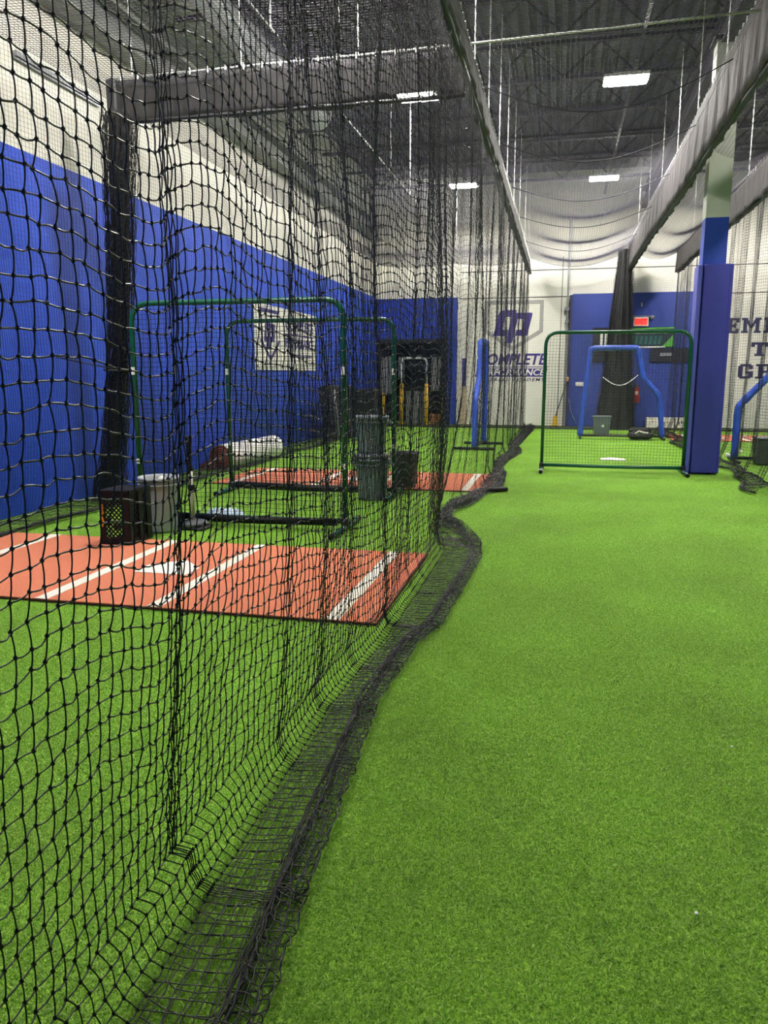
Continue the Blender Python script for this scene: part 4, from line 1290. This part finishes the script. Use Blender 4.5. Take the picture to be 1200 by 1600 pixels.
# slab letters made of strokes
SLAB = {
    'E': [(0, 0, 6.2, 1.6), (0, 8.4, 6.2, 10), (1.0, 0, 3.2, 10), (1.0, 4.2, 4.6, 5.8), (4.7, 0, 6.2, 3), (4.7, 7, 6.2, 10), (3.9, 3.4, 5.0, 6.6)],
    'M': [(0, 0, 3.2, 1.5), (5.8, 0, 9, 1.5), (0, 8.5, 2.6, 10), (6.4, 8.5, 9, 10), (.8, 0, 2.6, 10), (6.4, 0, 8.2, 10)],
    'B': [(0, 0, 5.6, 1.6), (0, 8.4, 5.6, 10), (1.0, 0, 3.0, 10), (2, 4.3, 5.6, 5.8), (4.7, .7, 6.5, 4.8), (4.6, 5.3, 6.3, 9.3)],
    'R': [(0, 0, 3.6, 1.5), (0, 8.4, 5.6, 10), (1.0, 0, 3.0, 10), (2, 4.0, 5.6, 5.5), (4.7, 4.6, 6.5, 9.3), (4.6, 0, 6.4, 4.4), (4.6, 0, 7.2, 1.5)],
    'A': [(0, 0, 3.2, 1.5), (4.6, 0, 7.8, 1.5), (1, 0, 2.8, 7.6), (5, 0, 6.8, 7.6), (1.8, 7.4, 6.0, 10), (2, 3, 6, 4.4)],
    'C': [(.2, 1.2, 2.3, 8.8), (1, 0, 5.8, 1.7), (1, 8.3, 5.8, 10), (4.7, .8, 6.6, 3.6), (4.7, 6.4, 6.6, 9.2)],
    'T': [(0, 8.2, 7.2, 10), (0, 6.6, 1.5, 10), (5.7, 6.6, 7.2, 10), (2.6, 0, 4.6, 10), (1.6, 0, 5.6, 1.5)],
    'H': [(0, 0, 3.4, 1.5), (0, 8.5, 3.4, 10), (4.2, 0, 7.6, 1.5), (4.2, 8.5, 7.6, 10), (.8, 0, 2.7, 10), (4.9, 0, 6.8, 10), (2, 4.2, 6, 5.8)],
    'G': [(.2, 1.2, 2.3, 8.8), (1, 0, 5.8, 1.7), (1, 8.3, 5.8, 10), (4.7, .8, 6.8, 4.6), (3.6, 3.6, 6.8, 5.0), (4.7, 6.4, 6.6, 9.2)],
    'I': [(0, 0, 3.8, 1.5), (0, 8.5, 3.8, 10), (.9, 0, 2.9, 10)],
    'N': [(0, 0, 3.0, 1.5), (0, 8.5, 2.8, 10), (5.0, 8.5, 8.0, 10), (.8, 0, 2.5, 10), (5.5, 0, 7.2, 10)],
    'D': [(0, 0, 5.4, 1.6), (0, 8.4, 5.4, 10), (1.0, 0, 3.0, 10), (4.7, 1.0, 6.7, 9.0)],
}
SLABW = {k: max(r[2] for r in v) for k, v in SLAB.items()}
def slab_word(word, x, z, h, t, center=False, x1=None):
    k = h / 10; gap = 1.1
    tot = sum(SLABW[c] for c in word) + gap * (len(word) - 1)
    sx = k if x1 is None else (x1 - x) / tot
    cur = x - (tot * sx / 2 if center else 0)
    for c in word:
        b = MB()
        for i, (a0, c0, a1, c1) in enumerate(SLAB[c]):
            b.prism([(cur + a0 * sx, z + c0 * k), (cur + a1 * sx, z + c0 * k), (cur + a1 * sx, z + c1 * k), (cur + a0 * sx, z + c1 * k)], lambda a, c_, d: (a, YB - .003 - d, c_), .006 + .0004 * i)
        if c == 'M':
            for q in ([(1.2, 10), (2.6, 10), (5.1, 3.2), (3.9, 3.2)], [(7.8, 10), (6.4, 10), (3.9, 3.2), (5.1, 3.2)]):
                b.prism([(cur + a * sx, z + c_ * k) for a, c_ in q], lambda a, c_, d: (a, YB - .0035 - d, c_), .007)
        if c == 'N':
            b.prism([(cur + a * sx, z + c_ * k) for a, c_ in [(.9, 10), (2.7, 10), (7.1, 0), (5.4, 0)]], lambda a, c_, d: (a, YB - .0035 - d, c_), .007)
        b.build('letter', 'navy', t)
        cur += (SLABW[c] + gap) * sx
t = thing('wall_lettering', 'navy slab letters reading EMBRACE THE GRIND on the back wall', 'lettering', (5.8, YB, 2.6))
slab_word('EMBRACE', 4.40, 2.62, .41, t, x1=7.55)
slab_word('THE', 5.10, 2.0, .37, t, x1=6.55)
slab_word('GRIND', 4.80, 1.38, .40, t, x1=7.0)

t = thing('wall_logo', 'purple and grey painted club logo with lettering on the white back wall', 'logo', (-1.42, YB, 2.4))
def bfn(off=0):
    return lambda a, c, d: (a, YB - .003 - off - d, c)
cx = -1.41; hw = .86
outer = [(cx - hw, 3.62), (cx + hw, 3.62), (cx + hw, 2.72), (cx, 2.18), (cx - hw, 2.72)]
inner = [(cx - hw + .11, 3.51), (cx + hw - .11, 3.51), (cx + hw - .11, 2.78), (cx, 2.31), (cx - hw + .11, 2.78)]
b = MB()
for i in range(5):
    j = (i + 1) % 5
    b.prism([outer[i], outer[j], inner[j], inner[i]], bfn(), .004)
b.build('plate_outline', 'grey_paint', t)
def mono(parent, fn, cx, cz, s, mat):
    """two interlocked slanted letters, blocky"""
    sh = lambda pts: [(cx + s * (a + .22 * c), cz + s * c) for a, c in pts]
    b = MB()
    for q in ([(-.62, -.38), (-.36, -.38), (-.36, .38), (-.62, .38)], [(-.66, .22), (.0, .22), (.0, .46), (-.58, .46)], [(-.66, -.46), (-.14, -.46), (-.14, -.24), (-.62, -.24)],
              [(-.13, -.72), (.11, -.72), (.11, .34), (-.13, .34)], [(-.13, .14), (.56, .14), (.56, .36), (-.13, .36)], [(.34, -.4), (.60, -.4), (.60, .34), (.34, .34)], [(.16, -.46), (.60, -.46), (.60, -.24), (.16, -.24)]):
        b.prism(sh(q), fn, .004 + .0003 * len(b.f))
    return b.build('monogram', mat, parent)
mono(t, bfn(), -1.40, 2.98, .80, 'purple')
put_text('main_word', text_mesh('COMPLETE', .44, .22, .003, .012), BACKM, (-1.42, YB - .006, 1.92), 'purple', t, (1, 1))
q = [o_ for o_ in C.objects if o_.name.startswith('main_word')][0]
xs = [v.co.x for v in q.data.vertices]; kx = 2.05 / (max(xs) - min(xs)); c0 = (max(xs) + min(xs)) / 2
for v in q.data.vertices:
    v.co.x = -1.42 + (v.co.x - c0) * kx
MB().prism([(-2.50, 1.43), (-.44, 1.43), (-.38, 1.67), (-2.44, 1.67)], bfn(), .003).build('word_bar', 'purple', t)
MB().prism([(-2.44, 1.705), (-.38, 1.705), (-.37, 1.725), (-2.43, 1.725)], bfn(), .003).build('word_rule', 'purple', t)
put_text('second_word', text_mesh('PERFORMANCE', .25, .2, .003, .006, width=1.95), BACKM, (-1.42, YB - .010, 1.55), 'banner', t)
put_text('third_word', text_mesh('BASEBALL ACADEMY', .125, .25, .003, .003, 1.3, width=1.98), BACKM, (-1.42, YB - .006, 1.34), 'navy', t)

# banner on the left wall
t = thing('wall_banner', 'white banner with purple logo and lettering on the blue left wall', 'banner', (XL, 15.6, 2.2))
MB().box((XL + .012, 15.62, 2.2), (.012, 3.74, 1.24)).build('banner_sheet', 'banner', t)
lf = lambda a, c, d: (XL + .020 + d, a, c)
b = MB()
oc, oz = 14.55, 2.2
O = [(oc - .55, 2.74), (oc + .55, 2.74), (oc + .55, 2.14), (oc, 1.74), (oc - .55, 2.14)]
I = [(oc - .47, 2.67), (oc + .47, 2.67), (oc + .47, 2.17), (oc, 1.83), (oc - .47, 2.17)]
for i in (0, 2, 3):
    j = (i + 1) % 5
    b.prism([O[i], O[j], I[j], I[i]], lf, .004)
b.build('plate_outline', 'purple', t)
mono(t, lf, 14.52, 2.32, .42, 'purple')
me = text_mesh('COMPLETE', .30, .0, .003, .008, width=1.85); put_text('main_word', me, LEFTM, (XL + .022, 16.35, 2.50), 'purple', t)
MB().prism([(15.4, 2.30), (17.3, 2.30), (17.3, 2.33), (15.4, 2.33)], lf, .004).build('word_rule', 'purple', t)
me = text_mesh('PERFORMANCE', .28, .0, .003, .008, width=1.85); put_text('second_word', me, LEFTM, (XL + .022, 16.35, 2.13), 'purple', t)
me = text_mesh('BASEBALL ACADEMY', .10, .0, .003, .002, width=1.3); put_text('third_word', me, LEFTM, (XL + .022, 16.5, 1.88), 'purple', t)
for yy in (13.85, 17.4):
    for zz in (1.65, 2.76):
        MB().tube([(XL + .015, yy, zz), (XL + .03, yy, zz)], .02, 8).build('grommet', 'steel', t)

# ------------------------------------------------------------------ things on the blue section of the back wall
YW = YB - .18
t = thing('exit_sign', 'white exit sign with glowing red letters high on blue wall', 'sign', (2.14, YW, 2.94))
MB().box((2.14, YW - .035, 2.95), (.40, .07, .25), bev=.01).build('sign_body', 'exit_white', t)
put_text('exit_letters', text_mesh('EXIT', .17, 0, .002, .008, width=.31), BACKM, (2.14, YW - .074, 2.95), 'exit_red', t)
MB().box((2.14, YW - .0705, 2.95), (.35, .004, .19)).build('red_glow_panel', emit('exit_panel', (1.0, .10, .08, 1), .9), t)
t = thing('emergency_light', 'twin-headed grey emergency light beside the exit sign', 'light', (2.14, YW, 3.05))
MB().box((2.14, YW - .03, 3.10), (.5, .04, .03)).build('bracket', 'steel', t)
for x in (1.88, 2.43):
    MB().tube([(x, YW - .03, 3.08), (x, YW - .14, 3.06)], [.035, .06], 10).build('lamp_head', 'can_light', t, True)
b = MB(); b.box((2.14, YW - .02, 3.42), (.05, .04, .11)); tag(b.build('wall_sensor', 'can_light'), 'small pale sensor on the blue wall above the exit sign', 'sensor')
t = thing('wall_banner', 'dark banner with green border and white lettering below the exit sign', 'banner', (2.2, YW, 2.5))
MB().box((2.2, YW - .012, 2.52), (1.70, .012, .56)).build('banner_sheet', 'banner_dark', t)
wf = lambda a, c, d: (a, YW - .019 - d, c)
b = MB(); b.prism([(1.36, 2.24), (3.05, 2.24), (3.05, 2.27), (1.36, 2.27)], wf, .003); b.prism([(1.36, 2.77), (3.05, 2.80), (3.05, 2.76), (1.36, 2.73)], wf, .003); b.prism([(2.72, 2.25), (3.05, 2.25), (3.05, 2.62)], wf, .003); b.build('green_border', 'banner_green', t)
b = MB(); r_ = random.Random(2)
x = 1.45
while x < 2.85:
    wd = r_.uniform(.02, .05); b.box((x, YW - .021, 2.65), (wd, .004, r_.uniform(.03, .055))); x += wd + r_.uniform(.012, .03)
b.box((2.45, YW - .021, 2.255), (.75, .004, .035))
b.build('white_small_print', 'paper', t)
b = MB(); x = 1.62
while x < 2.72:
    b.prism([(x, 2.33), (x + .08, 2.33), (x + .11, 2.56), (x + .03, 2.56)], wf, .003); x += .125
b.build('teal_print', 'banner_teal', t)
t = thing('wall_sign', 'dark sign with two white bars on the blue wall, left part hidden', 'sign', (1.3, YW, 2.5))
MB().box((1.25, YW - .012, 2.5), (.8, .014, .62)).build('sign_board', 'plaque', t)
for x in (1.09, 1.22):
    MB().box((x, YW - .021, 2.5), (.075, .006, .42)).build('white_bar', 'paper', t)
MB().box((1.2, YW - .021, 2.245), (.55, .006, .03)).build('white_bar', 'paper', t)
t = thing('door_plaque', 'dark wide panel on the blue wall behind the black curtain', 'panel', (1.25, YW, 2.03))
MB().box((1.30, YW - .03, 2.03), (.86, .05, .38), bev=.006).build('panel_board', 'plaque', t)
t = thing('door_plaque', 'dark wide panel with small grey label below the green banner', 'panel', (3.0, YW, 2.03))
MB().box((2.98, YW - .03, 2.03), (1.08, .05, .38), bev=.006).build('panel_board', 'plaque', t)
MB().box((2.86, YW - .058, 2.05), (.32, .008, .08)).build('grey_label', 'can_light', t)
t = thing('fire_extinguisher', 'red fire extinguisher hanging on the blue back wall', 'extinguisher', (2.12, YW - .1, .72))
MB().lathe([(.001, 0), (.07, 0), (.085, .03), (.085, .36), (.06, .42), (.03, .45), (.001, .45)], (2.12, YW - .10, .70), 18).build('cylinder', 'red', t, True)
MB().lathe([(.03, .44), (.035, .50), (.025, .54), (.001, .54)], (2.12, YW - .10, .70), 12).build('valve', 'chrome', t, True)
MB().tube([(2.12, YW - .1, 1.23), (2.05, YW - .14, 1.28), (1.98, YW - .16, 1.27)], .012, 6).build('lever', 'black_metal', t, True)
MB().box((2.12, YW - .182, .98), (.08, .01, .10)).build('paper_label', 'card', t)
MB().tube([(2.09, YW - .12, 1.2), (2.02, YW - .17, 1.05), (2.03, YW - .17, .82)], .012, 6).build('hose', 'black_plastic', t, True)
t = thing('outlet_box', 'white double outlet box on the blue wall behind the left pad', 'outlet', (.54, YW, 1.22))
MB().box((.54, YW - .02, 1.225), (.22, .04, .12), bev=.006).build('cover_plate', 'paper', t)
for x in (.49, .59):
    MB().box((x, YW - .042, 1.225), (.05, .006, .07)).build('socket', 'card', t)
b = MB(); b.box((.78, YW - .02, 1.20), (.06, .03, .08)); tag(b.build('light_switch', 'can_light'), 'small grey switch beside the white outlet box', 'switch')
b = MB(); b.tube([(3.15, YW - .01, 1.0), (3.22, YW - .1, 1.05)], .016, 6); tag(b.build('lever_latch', 'chrome'), 'chrome lever latch on the blue wall near the column', 'latch')
# broom
t = thing('broom', 'yellow broom with dark handle leaning by the steel strut', 'broom', (-.12, 23.1, 0))
MB().tube([(-.10, 23.14, .3), (.2, YB - .3, 1.35)], .014, 8).build('handle', 'black_metal', t, True)
MB().prism([(-.20, .02), (-.02, .02), (-.05, .30), (-.16, .30)], lambda a, c, d: (a, 23.1 + d, c), .08).build('bristle_head', 'yellow', t)
MB().tube([(.2, YB - .3, 1.3), (.215, YB - .28, 1.42)], .024, 8).build('grip', 'orange', t, True)
b = MB(); b.tube([(.16, YW - .01, 1.5), (.22, YW - .05, .9), (.33, YW - .06, .45), (.5, YW - .05, .06)], .01, 6)
tag(b.build('hanging_cable', 'can_light', None, True), 'pale cable hanging down the left edge of the blue wall', 'cable')
# bag
t = thing('equipment_bag', 'black equipment bag with white strap on the turf by blue screen', 'bag', (1.84, 18.75, 0))
b = MB(); vs = []; k = 16
for i in range(9):
    f_ = i / 8; w_ = math.sin(PI * min(.97, max(.03, f_))) ** .45
    for j in range(k):
        a = 2 * PI * j / k
        vs.append((1.56 + .58 * f_, 18.62 + .14 * w_ * math.cos(a), max(.004, .105 + (.10 + .02 * math.sin(3 * f_ * PI)) * w_ * math.sin(a))))
fs = [(i * k + j, i * k + (j + 1) % k, (i + 1) * k + (j + 1) % k, (i + 1) * k + j) for i in range(8) for j in range(k)]
fs += [tuple(range(k - 1, -1, -1)), tuple(range(8 * k, 9 * k))]
b.add(vs, fs).build('bag_body', 'bag', t, True)
MB().tube([(1.72, 18.52, .15), (1.8, 18.54, .215), (1.92, 18.52, .18), (2.0, 18.5, .17)], .02, 6).build('white_strap', 'card', t, True)
MB().box((1.86, 18.9, .17), (.5, .2, .20), bev=.05).build('rear_pocket', 'bag', t)
# boxes at the back wall
for i, (x, lb) in enumerate([(2.58, 'white box at the foot of the blue wall, left of its row'), (2.98, 'white box in the middle of the row by the blue wall'), (3.36, 'white box with dark marks at the right end of the row')]):
    t = thing('carton', lb, 'box', (x, YW - .2, 0), 'white boxes along the blue wall')
    MB().box((x, YW - .2, .15), (.33, .3, .30), bev=.006).build('carton_body', 'card', t)
    MB().box((x, YW - .2, .302), (.05, .3, .004)).build('tape_strip', 'tan', t)
    for k_ in range(2 + i):
        MB().box((x - .08 + .07 * k_, YW - .352, .15 + .03 * (k_ % 2)), (.035, .004, .08)).build('printed_mark', 'can_dark' if i == 2 else 'tan', t)
# balls on the right
for i, (x, y, lb) in enumerate([(3.02, 15.9, 'baseball on turf farthest beside the padded column'), (3.03, 15.05, 'baseball on turf nearest beside the padded column'), (3.40, 15.8, 'baseball on turf just right of the blue padded post'), (3.65, 18.7, 'baseball on the front edge of the far right clay mat'), (4.3, 19.6, 'baseball lying near the white line of the far right mat')]):
    z = .037 + (.02 if y > 18.6 else 0)
    q = MB().sphere((x, y, z), .045 if y < 18 else .04, 14).build('baseball', 'ball', None, True)
    tag(q, lb, 'ball', 'baseballs on the floor of the right cage')
    s_ = MB(); s_.tube([(x + .0455 * math.cos(a) * .8, y + .0455 * math.sin(a) * .8, z + .028 * math.cos(2 * a)) for a in np.linspace(0, 2 * PI, 20, endpoint=False)], .003, 4, closed=True)
    s_.build('stitching', 'red', q)
# scraps on the turf
for x, y, lb in [(.725, 3.105, 'white scrap on the turf right of centre'), (.42, 2.04, 'small white scrap on the near turf'), (1.0, 2.60, 'tiny white scrap at the right edge of the turf')]:
    b = MB(); b.prism([(x, y), (x + .010, y + .003), (x + .008, y + .014), (x + .001, y + .011)], lambda a, c, d: (a, c, .008 + d), .004)
    tag(b.build('paper_scrap', 'paper'), lb, 'scrap', 'white scraps on the turf')
